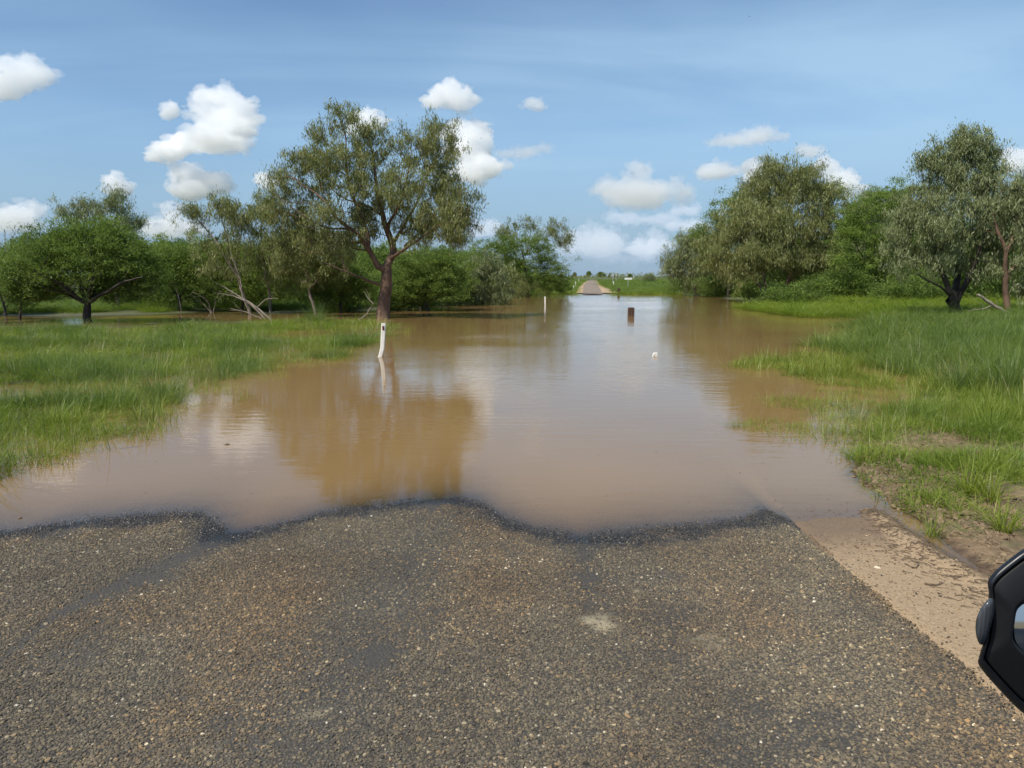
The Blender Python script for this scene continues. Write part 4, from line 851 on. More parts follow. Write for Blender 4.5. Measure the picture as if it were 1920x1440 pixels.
for x, y, w, h, lab, lf, sd in (
    (1415, 563, 40, 24, 'low yellow-green acacia sapling at the water under the domed gum', 'leaf_acacia_lite', 51),
    (1545, 570, 44, 34, 'low leafy acacia shrub right of the domed gum trunk', 'leaf_acacia', 52),
    (1690, 577, 70, 36, 'wide low acacia shrub left of the tall silvery gum trunk', 'leaf_acacia', 53),
    (1850, 575, 60, 40, 'dark low acacia shrub behind the straight reddish trunk', 'leaf_acacia', 54),
    (1345, 557, 40, 26, 'dark green shrub at the water under the sloping end gum', 'leaf_acacia', 55),
    (1275, 551, 26, 18, 'rounded green shrub at the road-gap end of the right-hand trees', 'leaf_acacia', 56),
    (1040, 548, 20, 14, 'green shrub at the waterline under the left bank acacia', 'leaf_acacia', 57),
    (875, 570, 34, 26, 'dark shrub at the water left of the weeping gum shrub', 'leaf_acacia', 58),
    (745, 582, 30, 24, 'dark shrub at the water just right of the biggest trunk', 'leaf_acacia', 59),
):
    tree('acacia_shrub', lab, (x, y), [([(x, y), (x - 2, y - h * 0.5)], 0.05, 0.03), ([(x, y - 3), (x - w * .4, y - h * .8)], 0.025, 0.012), ([(x, y - 3), (x + w * .4, y - h * .9)], 0.025, 0.012)],
         [(x, y - h * 1.15, w * .6, h * .5, 40), (x - w * .5, y - h * .8, w * .5, h * .5, 34), (x + w * .5, y - h * .8, w * .5, h * .55, 34), (x, y - h * .5, w * .9, h * .4, 30)],
         130, 56, 0.20, 'spray', 0.15, lf, 'bark_dark', sd, cat='shrub', group='low shrubs under the trees', alpha=0.25, minL=0.0)

# slim dark trees at the left edge
tree('acacia_tree', 'crooked thin dark tree at left edge beside the dome-shaped acacia', (36, 600),
    [([(36, 600), (40, 570), (44, 545), (38, 510)], 0.06, 0.03)], [(20, 500, 40, 30, 40), (-20, 520, 40, 34, 40), (40, 470, 30, 20, 20)], 150, 58, 0.15, 'spray', 0.11, 'leaf_acacia', 'bark_dark', 61, group=GT, alpha=0.3, minL=0.9)
tree('acacia_tree', 'multi-stemmed scrubby tree cut by the left edge', (12, 592),
    [([(12, 592), (5, 560), (-8, 530)], 0.05, 0.03), ([(11, 585), (18, 555), (24, 530)], 0.035, 0.02)], [(-30, 500, 50, 40, 60), (10, 520, 30, 26, 30), (-60, 540, 40, 40, 40)], 180, 58, 0.17, 'spray', 0.13, 'leaf_acacia', 'bark_dark', 62, group=GT, alpha=0.3, minL=0.8)

# background belt: copies of the acacias and gums further in
GB = 'trees of the belt behind'
belt = [(dome, 375, 52, 1.15, 'acacia of the belt seen left of the slender gum'), (dome, 250, 56, 1.2, 'belt acacia showing between dome acacia and slender gum'), (dome, 60, 60, 1.25, 'belt acacia far behind the left edge trees'), (dome, 560, 50, 1.15, 'belt acacia behind the drooping olive gum'), (dome, 690, 52, 1.15, 'belt acacia behind the biggest trunk'), (dome, 820, 58, 1.2, 'belt acacia skyline right of the biggest trunk'), (dome, 880, 74, 1.25, 'belt acacia behind the weeping gum shrub'), (dome, 960, 80, 1.05, 'belt acacia behind the left bank acacia'),
        (dome, 470, 58, 1.2, 'belt acacia behind the spindly gum'), (sprig, 300, 44, 1.5, 'front belt acacia behind the gap right of the dome acacia'), (sprig, 415, 46, 1.55, 'front belt acacia behind the slender gum stem'), (sprig, 530, 44, 1.5, 'front belt acacia behind the spindly gum stem'), (sprig, 640, 45, 1.3, 'front belt acacia left behind the biggest trunk'), (sprig, 760, 47, 1.3, 'front belt acacia right behind the biggest trunk'), (sprig, 850, 52, 1.3, 'front belt acacia behind the dark shrubs'), (sprig, 20, 42, 1.3, 'front belt acacia at the far left edge'), (sprig, 1520, 56, 1.8, 'front belt acacia behind the domed gum trunk'), (sprig, 1740, 44, 1.7, 'front belt acacia left behind the forked dark trunk'), (sprig, 1850, 46, 1.7, 'front belt acacia between the two right-hand trunks'),
        (gum_e, 1640, 56, 0.95, 'belt gum between the domed gum and the silvery gum'), (gum_e, 1885, 47, 0.9, 'belt gum right behind the silvery gum'), (gum_e, 1590, 62, 1.0, 'belt gum showing right of the domed gum'), (big, 1960, 52, 0.8, 'belt gum cut by the right edge'), (gum_r, 1700, 60, 0.85, 'belt gum behind the tall silvery gum'), (gum_r, 1900, 58, 0.8, 'belt gum at the right edge skyline'), (dome, 1560, 58, 1.3, 'belt acacia behind the domed gum, right half'), (dome, 1430, 64, 1.3, 'belt acacia behind the domed gum, left half'), (dome, 1330, 76, 1.15, 'belt acacia behind the sloping end gum'), (dome, 1780, 46, 1.0, 'belt acacia low behind the forked dark trunk'), (dome, 1880, 44, 0.95, 'belt acacia low at the right edge'), (dome, 1660, 48, 0.9, 'belt acacia behind the fresh green acacia')]
for q, (src, x, Y, s, lab) in enumerate(belt):
    p = at_depth(x, 540, Y); copy_tree(src, (p[0], Y, float(ground_z(p[0], Y)) - 0.85 * s), 1.3 + q * 2.1, (s, s, s * 1.05), lab, group=GB)

shr = [o for o in bpy.data.objects if o.name.startswith('acacia_shrub')]
dk = [o for o in shr if any(c.data.materials[0] == M['leaf_acacia'] for c in o.children)]
names = ['first', 'second', 'third', 'fourth', 'fifth', 'sixth', 'seventh', 'eighth', 'ninth', 'tenth', 'eleventh', 'twelfth']
for q, x in enumerate(range(270, 880, 52)):
    Y = 38.5 + (q * 5) % 7; p = at_depth(x, 575, Y); s_ = 1.25 + 0.12 * (q % 3)
    copy_tree(dk[q % len(dk)], (p[0], Y, float(ground_z(p[0], Y)) - 0.1), q * 2.4, (s_, s_, s_ * (0.8 + 0.5 * ((q * 0.37) % 1))), 'dark understorey shrub, %s from the left, along the flooded left wood' % names[q], 'understorey_shrub', 'understorey shrubs of the left wood')
for q, x in enumerate(range(1500, 1940, 62)):
    Y = 42 + (q * 4.3) % 11; p = at_depth(x + (q * 29) % 31, 560, Y); s_ = 1.3 + 0.12 * (q % 3)
    copy_tree(dk[q % len(dk)], (p[0], Y, float(ground_z(p[0], Y)) - 0.1), q * 1.7, (s_, s_, s_ * (0.75 + 0.55 * ((q * 0.37) % 1))), 'understorey shrub, %s from the domed gum rightwards, behind the right bank' % names[q], 'understorey_shrub', 'understorey shrubs of the right wood')

# far side: lone tree and horizon row
lone = copy_tree(bpy.data.objects['gum_shrub'], (0, 0, 0), 0.7, (1, 1, 1), 'lone round tree standing on the far plain right of the road gap', 'lone_tree'); lone['category'] = 'tree'
p = at_depth(1217, 521, 150); lone.location = (p[0], 150, float(far_z(150)) - 0.1); lone.scale = (0.95, 0.95, 0.62); lone['group'] = 'far trees on the horizon'
for q, (x, y, w, lab) in enumerate(((1005, 506, .5, 'leftmost horizon tree just right of the left bank acacia'), (1025, 510, .8, 'low bushy horizon tree, second from the left bank'), (1052, 511, .7, 'low horizon tree left of the tallest horizon tree'), (1078, 510, .9, 'bushy horizon tree touching the tallest one'), (1104, 506, 1.0, 'tallest horizon tree, above the left verge'), (1127, 507, .9, 'horizon tree directly above the road crest'), (1143, 512, .6, 'small horizon tree right of the road crest'), (1155, 510, .6, 'small horizon tree above the tall white guide post'), (1181, 511, .7, 'flat-topped horizon tree above the white sign board'), (1200, 515, .5, 'tiny horizon tree left of the lone round tree'))):
    Y = 420 + (q * 37) % 90; p = at_depth(x, 521, Y); top = at_depth(x, y, Y)[2]; s = (top - 1.0) / 4.3
    copy_tree(dome if q % 3 else gum_r, (p[0], Y, 0.7), q * 1.9, (s * w * (1 if q % 3 else .5), s * w * (1 if q % 3 else .5), s * (1 if q % 3 else .5)), lab, 'horizon_tree', 'far trees on the horizon')

r = np.random.default_rng(95); n = 14000; Yf = r.uniform(330, 520, n); Xf = (r.uniform(-300, 1700, n)) / FPX * Yf; hf = 2.6 * np.maximum(0, fbm(Xf * 0.035, Yf * 0.01, 96, 4) - 0.33) * 2.2 + 0.25
C = np.stack([Xf, Yf, 0.85 + r.random(n) * hf], -1); D1 = r.normal(0, 1, (n, 3)); D1 /= np.linalg.norm(D1, axis=1)[:, None]; S1 = np.cross(D1, r.normal(0, 1, (n, 3))); S1 /= np.linalg.norm(S1, axis=1)[:, None]; L1 = r.uniform(0.25, 0.6, n)[:, None]
fs = mesh_np('far_scrub', np.stack([C - D1 * L1, C + S1 * L1 * .5, C + D1 * L1, C - S1 * L1 * .5], 1).reshape(-1, 3), np.arange(n * 4).reshape(-1, 4)); attr(fs, 'tint', r.random(n), 'FACE')
tag(obj('far_scrub', fs, M['leaf_olive']), 'low scrub line along the far horizon of the plain', 'scrub', kind='stuff')

# dead wood
def dead(name, label, base, stems, bark, seed, cat='branch', twigs=()):
    rng = np.random.default_rng(seed); g = ground_at(*base); org = np.array([g[0], g[1], max(-0.1, float(ground_z(g[0], g[1])))]); chains = []
    for st, a, b in stems:
        pts = smooth_poly([at_depth(q[0], q[1], g[1] + (q[2] if len(q) > 2 else 0)) for q in st], 0.12, rng, 0.012) - org
        n = len(pts); chains.append((pts, np.linspace(a, b, n), 7 if a > 0.03 else 4))
        for k in range(len(pts) // 3):
            j = rng.integers(len(pts) // 3, n - 1); d = rng.normal(0, 1, 3) * 0.5 + (pts[j + 1] - pts[j]) / 0.12; d /= np.linalg.norm(d); L = rng.uniform(0.2, 0.6)
            tp = smooth_poly([pts[j], pts[j] + d * L * .5 + rng.normal(0, .04, 3), pts[j] + d * L + np.array([0, 0, .05])], 0.1, rng, 0.01); chains.append((tp, np.linspace(0.008, 0.003, len(tp)), 3))
    V, F = tubes(chains); return tag(obj(name, mesh_np(name, V, F, True), M[bark], None, org), label, cat, 'dead wood along the banks')
dead('dead_branch', 'pale bare fallen limbs leaning left out of the grass, left of the biggest tree', (506, 600), [([(508, 600), (480, 575), (450, 557), (418, 536)], 0.05, 0.012), ([(497, 598), (470, 570), (440, 555), (410, 550)], 0.04, 0.01), ([(490, 598), (462, 585), (432, 578)], 0.03, 0.008), ([(455, 560), (450, 520), (435, 485), (432, 470)], 0.03, 0.01), ([(480, 577), (500, 560), (520, 560)], 0.025, 0.01)], 'bark_dead', 71)
dead('dead_branch', 'grey dead shrub stems in the water right of the dome acacia', (396, 586), [([(397, 586), (390, 565), (372, 552), (360, 548)], 0.03, 0.008), ([(395, 586), (385, 572), (365, 560)], 0.025, 0.008), ([(400, 586), (404, 560), (412, 545)], 0.02, 0.006), ([(340, 584), (335, 555), (328, 535)], 0.02, 0.006)], 'bark_dead', 72)
dead('dead_branch', 'crooked pale branch stuck in the water by the biggest trunk', (672, 600), [([(668, 604), (680, 594), (692, 585), (694, 577)], 0.035, 0.012), ([(700, 570), (690, 560), (682, 546)], 0.025, 0.01)], 'bark_dead', 73)
dead('fallen_log', 'pale fallen log slanting down to the right-edge trunk', (1905, 603), [([(1912, 604), (1890, 588), (1862, 572), (1832, 552)], 0.10, 0.045), ([(1862, 572), (1845, 580), (1815, 582)], 0.03, 0.01)], 'bark_dead', 74, 'log')
dead('dead_branch', 'bare crooked limb sticking out left under the domed gum', (1440, 566), [([(1440, 566), (1425, 535), (1405, 515), (1380, 500), (1358, 480)], 0.10, 0.03), ([(1405, 515), (1395, 490), (1385, 478)], 0.04, 0.015)], 'bark_grey', 75)
dead('dead_branch', 'leafless pale twiggy tree top at the left edge skyline', (8, 590), [([(8, 592), (10, 540), (12, 480), (8, 430)], 0.05, 0.012), ([(12, 480), (22, 450), (30, 430)], 0.02, 0.006), ([(11, 500), (0, 460), (-8, 440)], 0.02, 0.006)], 'bark_dead', 76)

# ------------------------------------------------------------------ posts, signs
def guide_post(name, label, base_px, top_px, width, thick=0.05, reflector=False, mat='white_post', Y=None, bury=0.35, bend=0.0, z0=None, group='roadside guide posts'):
    g = ground_at(*base_px) if Y is None else at_depth(base_px[0], base_px[1], Y); t = at_depth(top_px[0], top_px[1], g[1]); root = empty(name, g); tag(root, label, 'post', group)
    bm = bmesh.new(); n = 8; H = t - g; rings = []
    for k in range(n + 1):
        u = -bury / max(H[2], .05) + (1 + bury / max(H[2], .05)) * k / n; c = np.array([H[0] * u - bend * max(0, 0.35 - u) ** 2, 0, H[2] * u]); w = width * (0.93 + 0.07 * max(u, 0)); q = []
        b_ = thick * 0.25
        for (ax, ay) in ((-w / 2, -thick / 2 + b_), (-w / 2 + b_, -thick / 2), (w / 2 - b_, -thick / 2), (w / 2, -thick / 2 + b_), (w / 2, thick / 2 - b_), (w / 2 - b_, thick / 2), (-w / 2 + b_, thick / 2), (-w / 2, thick / 2 - b_)): q.append(bm.verts.new((c[0] + ax, ay, c[2])))
        rings.append(q)
    for a, b in zip(rings, rings[1:]):
        for j in range(8): bm.faces.new((a[j], a[(j + 1) % 8], b[(j + 1) % 8], b[j]))
    bm.faces.new(rings[-1]); bm.faces.new(rings[0][::-1]); bmesh.ops.recalc_face_normals(bm, faces=bm.faces)
    bm_obj('shaft', bm, M[mat], root)
    if reflector:
        bm = bmesh.new(); add_box(bm, (H[0] * 0.86, -thick / 2 - 0.003, H[2] * 0.86), (0.042, 0.012, 0.088), 0.003); bm_obj('reflector', bm, M['reflector_red'], root)
    return root
guide_post('guide_post', 'tall white guide post with dark red reflector standing in the water at left', (716.5, 669), (719.5, 606), 0.098, reflector=True, bend=0.35)
guide_post('guide_post', 'white guide post drowned to half height far off at left of the road', (1022, 570.5), (1022, 556), 0.10)
def stub():
    g = ground_at(1228, 668); root = empty('guide_post', g); tag(root, 'white top of a drowned guide post barely above the water at right', 'post', 'roadside guide posts')
    bm = bmesh.new(); add_box(bm, (0.012, 0, -0.10), (0.085, 0.05, 0.36), 0.012); add_box(bm, (-0.045, -0.012, -0.02), (0.045, 0.05, 0.16), 0.012, Matrix.Rotation(0.25, 3, 'Y')); bm_obj('shaft', bm, M['white_post'], root)
stub()
def stump(label, bx, by, ty, w):
    g = ground_at(bx, by); h = at_depth(bx, ty, g[1])[2]; wm = w / FPX * g[1]; root = empty('timber_stump', g); tag(root, label, 'post', 'dark timber stumps in the flood'); rng = np.random.default_rng(int(bx))
    for k in range(3):
        bm = bmesh.new(); hh = h * (1 + rng.normal(0, .025)); add_box(bm, ((k - 1) * wm / 3.0, rng.normal(0, .006), (hh - 0.4) / 2), (wm / 3 - 0.012, wm * 0.7, hh + 0.4), 0.012, taper=0.95); bm_obj('split_block', bm, M['timber_dark'], root)
stump('dark squared timber stump standing in the water right of centre', 1183, 592.5, 576.5, 12.5)
stump('small dark stump in the water at the far end of the road', 1160, 551, 540, 4.5)
for bx, by, tx, ty, Y, lab in ((1075.5, 544, 1075.5, 535.5, 88, 'nearest thin white post on the left far verge'), (1079, 536, 1079.3, 527.5, 112, 'pale post just behind the nearest one on the left far verge'), (1085.5, 529, 1085.5, 523.5, 150, 'last white post on the left far verge near the crest'), (1150.3, 536, 1150.5, 527, 112, 'white guide post on the right far verge below the round sign'), (1187.5, 521, 1187.5, 517.5, 240, 'tiny white post beyond the white sign board')):
    guide_post('guide_post', lab, (bx, by), (tx, ty), 0.11, Y=Y, bury=0.3)
def sign(name, label, bx, by, ty, Y, w, h, shape, mat):
    g = at_depth(bx, by, Y); t = at_depth(bx, ty, Y); g[2] = min(g[2], float(far_z(Y))); root = empty(name, g); tag(root, label, 'road sign'); H = t[2] - g[2]
    bm = bmesh.new(); bmesh.ops.create_cone(bm, cap_ends=True, segments=10, radius1=0.035, radius2=0.035, depth=H, matrix=Matrix.Translation((0, 0.03, H / 2 - 0.02))); bm_obj('pole', bm, M['sign_back'], root)
    bm = bmesh.new()
    add_box(bm, (0, -0.02, H - h / 2), (w, 0.012, h), 0.004, Matrix.Rotation(math.pi / 4, 3, 'Y') if shape == 'diamond' else None); bm_obj('board', bm, M[mat], root)
sign('road_sign', 'long white sign board on a thin pole on the right far verge', 1177.5, 544, 520.8, 95, 0.93, 0.24, 'box', 'sign_white')
sign('road_sign', 'pale diamond sign on a pole beside the far road, right', 1148.8, 533, 513, 125, 0.42, 0.42, 'diamond', 'sign_back')
sign('road_sign', 'tall narrow sign just right of the diamond sign', 1155, 528, 511.5, 150, 0.28, 0.75, 'box', 'sign_back')

# ------------------------------------------------------------------ shoulder litter
def twig_chain(p0, L, a, rng, r=0.004):
    n = 6; d = np.array([math.cos(a), math.sin(a), 0]); pts = [np.array(p0)]
    for k in range(n): d = d + rng.normal(0, 0.09, 3) * np.array([1, 1, 0.25]); d /= np.linalg.norm(d); q = pts[-1] + d * L / n; q[2] = float(ground_z(q[0], q[1])) + r * 1.5 + abs(rng.normal(0, .003)); pts.append(q)
    return (np.array(pts), np.linspace(r, r * 0.4, n + 1), 5)
rng = np.random.default_rng(8); chains = []
for k in range(900):                                # drift line of twigs and leaf litter left by the flood
    t = rng.random(); Yb = 3.55 + 1.75 * t; xb = float(np.interp(Yb, BANK[:, 1], BANK[:, 0])) - 0.10 + rng.normal(0, 0.05 + 0.13 * (1 - t))
    chains.append(twig_chain((xb, Yb, float(ground_z(xb, Yb)) + 0.004), rng.choice([0.02, 0.03, 0.05, 0.08]) * rng.uniform(.6, 1.2), -0.95 + rng.normal(0, 0.45), rng, rng.uniform(0.0010, 0.0028)))
V, F = tubes(chains); tag(obj('drift_litter', mesh_np('drift_litter', V, F, True), M['twig']), 'dark drift line of twigs and litter along the muddy bank', 'debris', kind='stuff')
V, F = [], []
def flake(c, s, rng):
    i0 = len(V); k = 6; a0 = rng.uniform(0, 6.28); e = rng.uniform(0.4, 0.9)
    for j in range(k): a = a0 + j * 6.283 / k; q = s * rng.uniform(0.7, 1.2); V.append((c[0] + q * math.cos(a), c[1] + q * e * math.sin(a), c[2]))
    V.append((c[0], c[1], c[2] + s * 0.45))
    for j in range(k): F.append((i0 + j, i0 + (j + 1) % k, i0 + k))
for k in range(110):
    g = ground_at(rng.uniform(150, 1550), rng.uniform(640, 950)); flake((g[0], g[1], 0.002), rng.uniform(0.003, 0.009), rng)
for k in range(80):
    x = rng.normal(1540, 70); y = 985 - abs(rng.normal(0, 22)) + 0.04 * (x - 1500); g = ground_at(x, y); flake((g[0], g[1], 0.003), rng.uniform(0.003, 0.010), rng)
for k in range(420):
    x = rng.uniform(0, 1480); yw = np.interp(ground_at(x, 980)[0], WL[:, 0], WL[:, 1]); flake((ground_at(x, 980)[0], yw + abs(rng.normal(0, .05)), 0.003), rng.uniform(0.002, 0.006), rng)
tag(obj('floating_litter', mesh_np('floating_litter', V, F), M['twig']), 'small dark bark flakes floating at the water edge', 'debris', kind='stuff')
def clods():
    r = np.random.default_rng(77); n = 11000; Yc = r.uniform(2.6, 8.5, n); bx = np.interp(Yc, BANK[:, 1], BANK[:, 0]); Xc = bx - 0.12 + np.abs(r.normal(0, 0.75, n)) * np.where(r.random(n) < 0.82, 1, -0.25)
    z = ground_z(Xc, Yc); k = (z > -0.004) & (Xc > xr(Yc) + 0.15) & (fbm(Xc * 1.6, Yc * 1.6, 88, 3) > 0.42); Xc, Yc, z = Xc[k], Yc[k], z[k]; n = len(Xc); s_ = np.clip(r.lognormal(math.log(0.010), 0.6, n), 0.003, np.where(Xc < np.interp(Yc, BANK[:, 1], BANK[:, 0]) + 0.02, 0.009, 0.03))
    b = NB('mud_clod'); p = b.pos(); nn = b.noise(p, 60, 5); rd = b.n('ShaderNodeObjectInfo').outputs['Random']
    c = b.mix(rd, b.ramp(nn, [(0.3, (0.07, 0.046, 0.026)), (0.7, (0.16, 0.11, 0.065))]), b.ramp(nn, [(0.3, (0.15, 0.10, 0.06)), (0.7, (0.30, 0.215, 0.13))])); b.pbsdf(Base_Color=c, Roughness=0.9, Normal=b.bump(nn, 0.8, 0.01))
    scatter('mud_clods', np.stack([Xc, Yc, z], -1), np.stack([r.normal(0, .4, n), r.normal(0, .4, n), r.uniform(0, 6.28, n)], -1), np.stack([s_ * r.uniform(.8, 1.7, n), s_, s_ * .9], -1), r.integers(0, 5, n), [(pebble(40 + q), b.m) for q in range(5)], label='crumbly brown mud clods along the right bank', cat='mud')
clods()
def one(name, label, cat, x, y, s, mat, seed, flat=0.6, group=None, z=None):
    r = np.random.default_rng(seed); bm = bmesh.new(); bmesh.ops.create_icosphere(bm, subdivisions=2, radius=s)
    for v in bm.verts:
        n = 1 + 0.25 * (math.sin(v.co.x / s * 3 + seed) * math.cos(v.co.y / s * 2.3 + seed * 2)) + r.normal(0, .04); v.co = Vector((v.co.x * n * 1.2, v.co.y * n, v.co.z * n * flat))
    g = ground_at(x, y, 0.0 if z is None else z); zz = float(ground_z(g[0], g[1])) if z is None else z
    return tag(bm_obj(name, bm, M[mat], None, (g[0], g[1], zz + s * flat * 0.5)), label, cat, group)
one('stone', 'pale stone lying alone on the sandy shoulder', 'stone', 1645, 1066, 0.016, 'stone_pale', 3, z=0.03)
one('stone', 'dark pebble on the sand between seal edge and car mirror', 'stone', 1692, 1152, 0.009, 'twig', 4, z=0.05)
one('stone', 'small pale pebble near the middle of the sandy shoulder', 'stone', 1680, 1141, 0.007, 'stone_pale', 5, z=0.045)
one('floating_bark', 'lone dark bark piece floating in the calm water at left', 'debris', 425, 834, 0.022, 'twig', 6, 0.4, z=-0.002)
one('floating_bark', 'dark bit floating near the left end of the water edge', 'debris', 37, 972, 0.014, 'twig', 7, 0.5, z=-0.002)
for x, y, L, a, lab in ((1755, 1103, 0.10, 0.1, 'short dark stick on the sand left of the car mirror'), (1720, 1065, 0.14, 0.9, 'thin pale stick slanting on the sandy shoulder'), (165, 1020, 0.12, 2.5, 'curved thin twig on the seal near the left water edge')):
    g = ground_at(x, y, 0.03); rr = np.random.default_rng(int(x)); onroad = g[0] < float(xr(g[1])); zz = float(road_z(g[0], g[1])) + 0.008 if onroad else float(ground_z(g[0], g[1])) + 0.006
    d = np.array([math.cos(a), math.sin(a), 0]); pts = np.array([d * L * (k / 6 - .5) + np.array([0, 0.25 * L * ((k / 6 - .5) ** 2) * 4, 0]) for k in range(7)]) + rr.normal(0, .002, (7, 3))
    V, F = tubes([(pts, np.linspace(0.006, 0.002, 7), 6)]); tag(obj('stick', mesh_np('stick', V, F, True), M['twig'], None, (g[0], g[1], zz)), lab, 'stick')

# ------------------------------------------------------------------ car: only its side mirror reaches into the picture
def car():
    D = 0.95
    paint = NB('car_black'); n = paint.noise(paint.objc(), 40, 4); paint.pbsdf(Base_Color=(0.006, 0.007, 0.010), Roughness=paint.rng(n, 0.3, 0.7, 0.28, 0.5)); paint = paint.m
    plas = simple_mat('mirror_plastic', (0.006, 0.0065, 0.008), 0.6, 0.2, 300, bump=0.05, spec=0.3)
    lens = NB('indicator_lens'); w = lens.n('ShaderNodeTexWave', {'Vector': lens.objc(), 'Scale': 60.0}).outputs[1]; w.default_value if False else None
    lens.pbsdf(Base_Color=lens.ramp(w, [(0.0, (0.040, 0.044, 0.050)), (1.0, (0.062, 0.067, 0.074))]), Roughness=0.18); lens = lens.m
    glass = NB('mirror_glass'); glass.pbsdf(Base_Color=(0.7, 0.74, 0.76), Metallic=1.0, Roughness=0.03); glass = glass.m
    c0 = at_depth(1960, 1190, D); root = empty('car', (1.05, 0.2, float(road_z(1.05, 0.2)))); tag(root, 'dark car of which only the black side mirror shows at the right edge', 'car'); O = np.array(root.location)
    out = [(1920, 1024), (1882, 1053), (1862, 1070), (1849, 1088), (1853, 1111), (1850, 1140), (1846, 1170), (1842, 1205), (1835, 1228), (1830, 1246), (1853, 1274), (1882, 1306), (1920, 1344), (1985, 1378), (2060, 1360), (2110, 1270), (2120, 1140), (2095, 1040), (2040, 1000), (1975, 998)]
    def chaikin(p, n=2):
        p = np.array(p, float)
        for _ in range(n): q = np.roll(p, -1, 0); p = np.stack([0.78 * p + 0.22 * q, 0.22 * p + 0.78 * q], 1).reshape(-1, 2)
        return p
    cen = np.array([at_depth(x, y, D) for x, y in out]).mean(0); P = np.array([at_depth(x, y, D) for x, y in chaikin(out)])
    vd = cen[:2] / cen[1]; vz = (cen[2] - CAM_H) / cen[1]
    def ring(scale, dy, pts=P): q = cen + (pts - cen) * np.array([scale, 1, scale]); q = q.copy(); q[:, 1] = D + dy; q[:, 0] += vd[0] * dy; q[:, 2] += vz * dy; return q
    Pin = P.copy()
    for _ in range(40): Pin = 0.25 * np.roll(Pin, 1, 0) + 0.5 * Pin + 0.25 * np.roll(Pin, -1, 0)
    def tilt(q, a=0.22): q = q.copy(); q[:, 1] += a * (q[:, 2] - cen[2]); return q
    def loft(name, rings, mat, parent, cap0=False, cap1=False, smooth=True):
        bm = bmesh.new(); RR = [[bm.verts.new(Vector(v - O)) for v in r] for r in rings]
        for a, b in zip(RR, RR[1:]):
            for j in range(len(a)): bm.faces.new((a[j], a[(j + 1) % len(a)], b[(j + 1) % len(a)], b[j]))
        if cap0: bm.faces.new(RR[0][::-1])
        if cap1: bm.faces.new(RR[-1])
        bmesh.ops.recalc_face_normals(bm, faces=bm.faces); o = bm_obj(name, bm, mat, parent, None, smooth); return o
    # rounded shell in front, rim round the recessed glass behind
    h = loft('mirror_housing', [ring(.32, .03, Pin), ring(.345, .004, Pin), ring(.36, -.008, Pin), ring(.375, -.0105, Pin), ring(.40, -.010, Pin), ring(.80, -.006), ring(.825, -.0045), ring(.84, -.0015), ring(.845, .02)], plas, root, False, False)
    cap = loft('mirror_cap', [ring(.85, .02), ring(.855, -.002), ring(.87, -.005), ring(.94, -.001), ring(.985, .006), ring(1.0, .018), ring(1.0, .05), ring(.95, .085), ring(.84, .115), ring(.62, .138), ring(.30, .148)], paint, root, False, True)
    loft('mirror_glass', [tilt(ring(.35, .010, Pin)), tilt(ring(.32, .013, Pin))], glass, h, True, True, False)
    lp = [(1858, 1120), (1846, 1132), (1836, 1148), (1830, 1167), (1831, 1192), (1838, 1211), (1850, 1204), (1866, 1150), (1866, 1124)]
    LP = np.array([at_depth(x, y, D) for x, y in chaikin(lp)]); lc = LP.mean(0)
    def lr(s, dy): q = lc + (LP - lc) * np.array([s, 1, s]); q = q.copy(); q[:, 1] = D + dy; q[:, 0] += vd[0] * dy; q[:, 2] += vz * dy; return q
    loft('indicator_lens', [lr(.55, -.026), lr(.85, -.024), lr(.97, -.018), lr(1.0, -.008), lr(1.0, .03), lr(.8, .05)], lens, h, True, True)
    a0 = at_depth(2060, 1290, D); bm = bmesh.new(); add_box(bm, Vector((a0[0] + .11, D - 0.02 + .05, a0[2] - .0)) - Vector(O), (0.26, 0.07, 0.06), 0.02); bm_obj('mirror_arm', bm, plas, root)
    # door the mirror is bolted to, outside the picture
    bm = bmesh.new(); prof = [(0.40, .0), (0.55, -.035), (0.80, -.045), (1.00, -.03), (1.10, .0), (1.13, .03)]; x0 = a0[0] + .24; ys = np.linspace(-0.35, D + 0.02, 8); RR = []
    for (z, dx) in prof: RR.append([bm.verts.new(Vector((x0 + dx + 0.02 * ((y - .3) / .6) ** 2, y, z + .08)) - Vector(O)) for y in ys])
    for a, b in zip(RR, RR[1:]):
        for j in range(len(ys) - 1): bm.faces.new((a[j], a[j + 1], b[j + 1], b[j]))
    g = bmesh.ops.solidify(bm, geom=list(bm.faces), thickness=0.08); bmesh.ops.recalc_face_normals(bm, faces=bm.faces); d = bm_obj('door', bm, paint, root, None, True)
    bm = bmesh.new(); add_box(bm, Vector((x0 - .06, -0.12, 0.98)) - Vector(O), (0.03, 0.18, 0.03), 0.01); bm_obj('handle', bm, paint, d)
car()

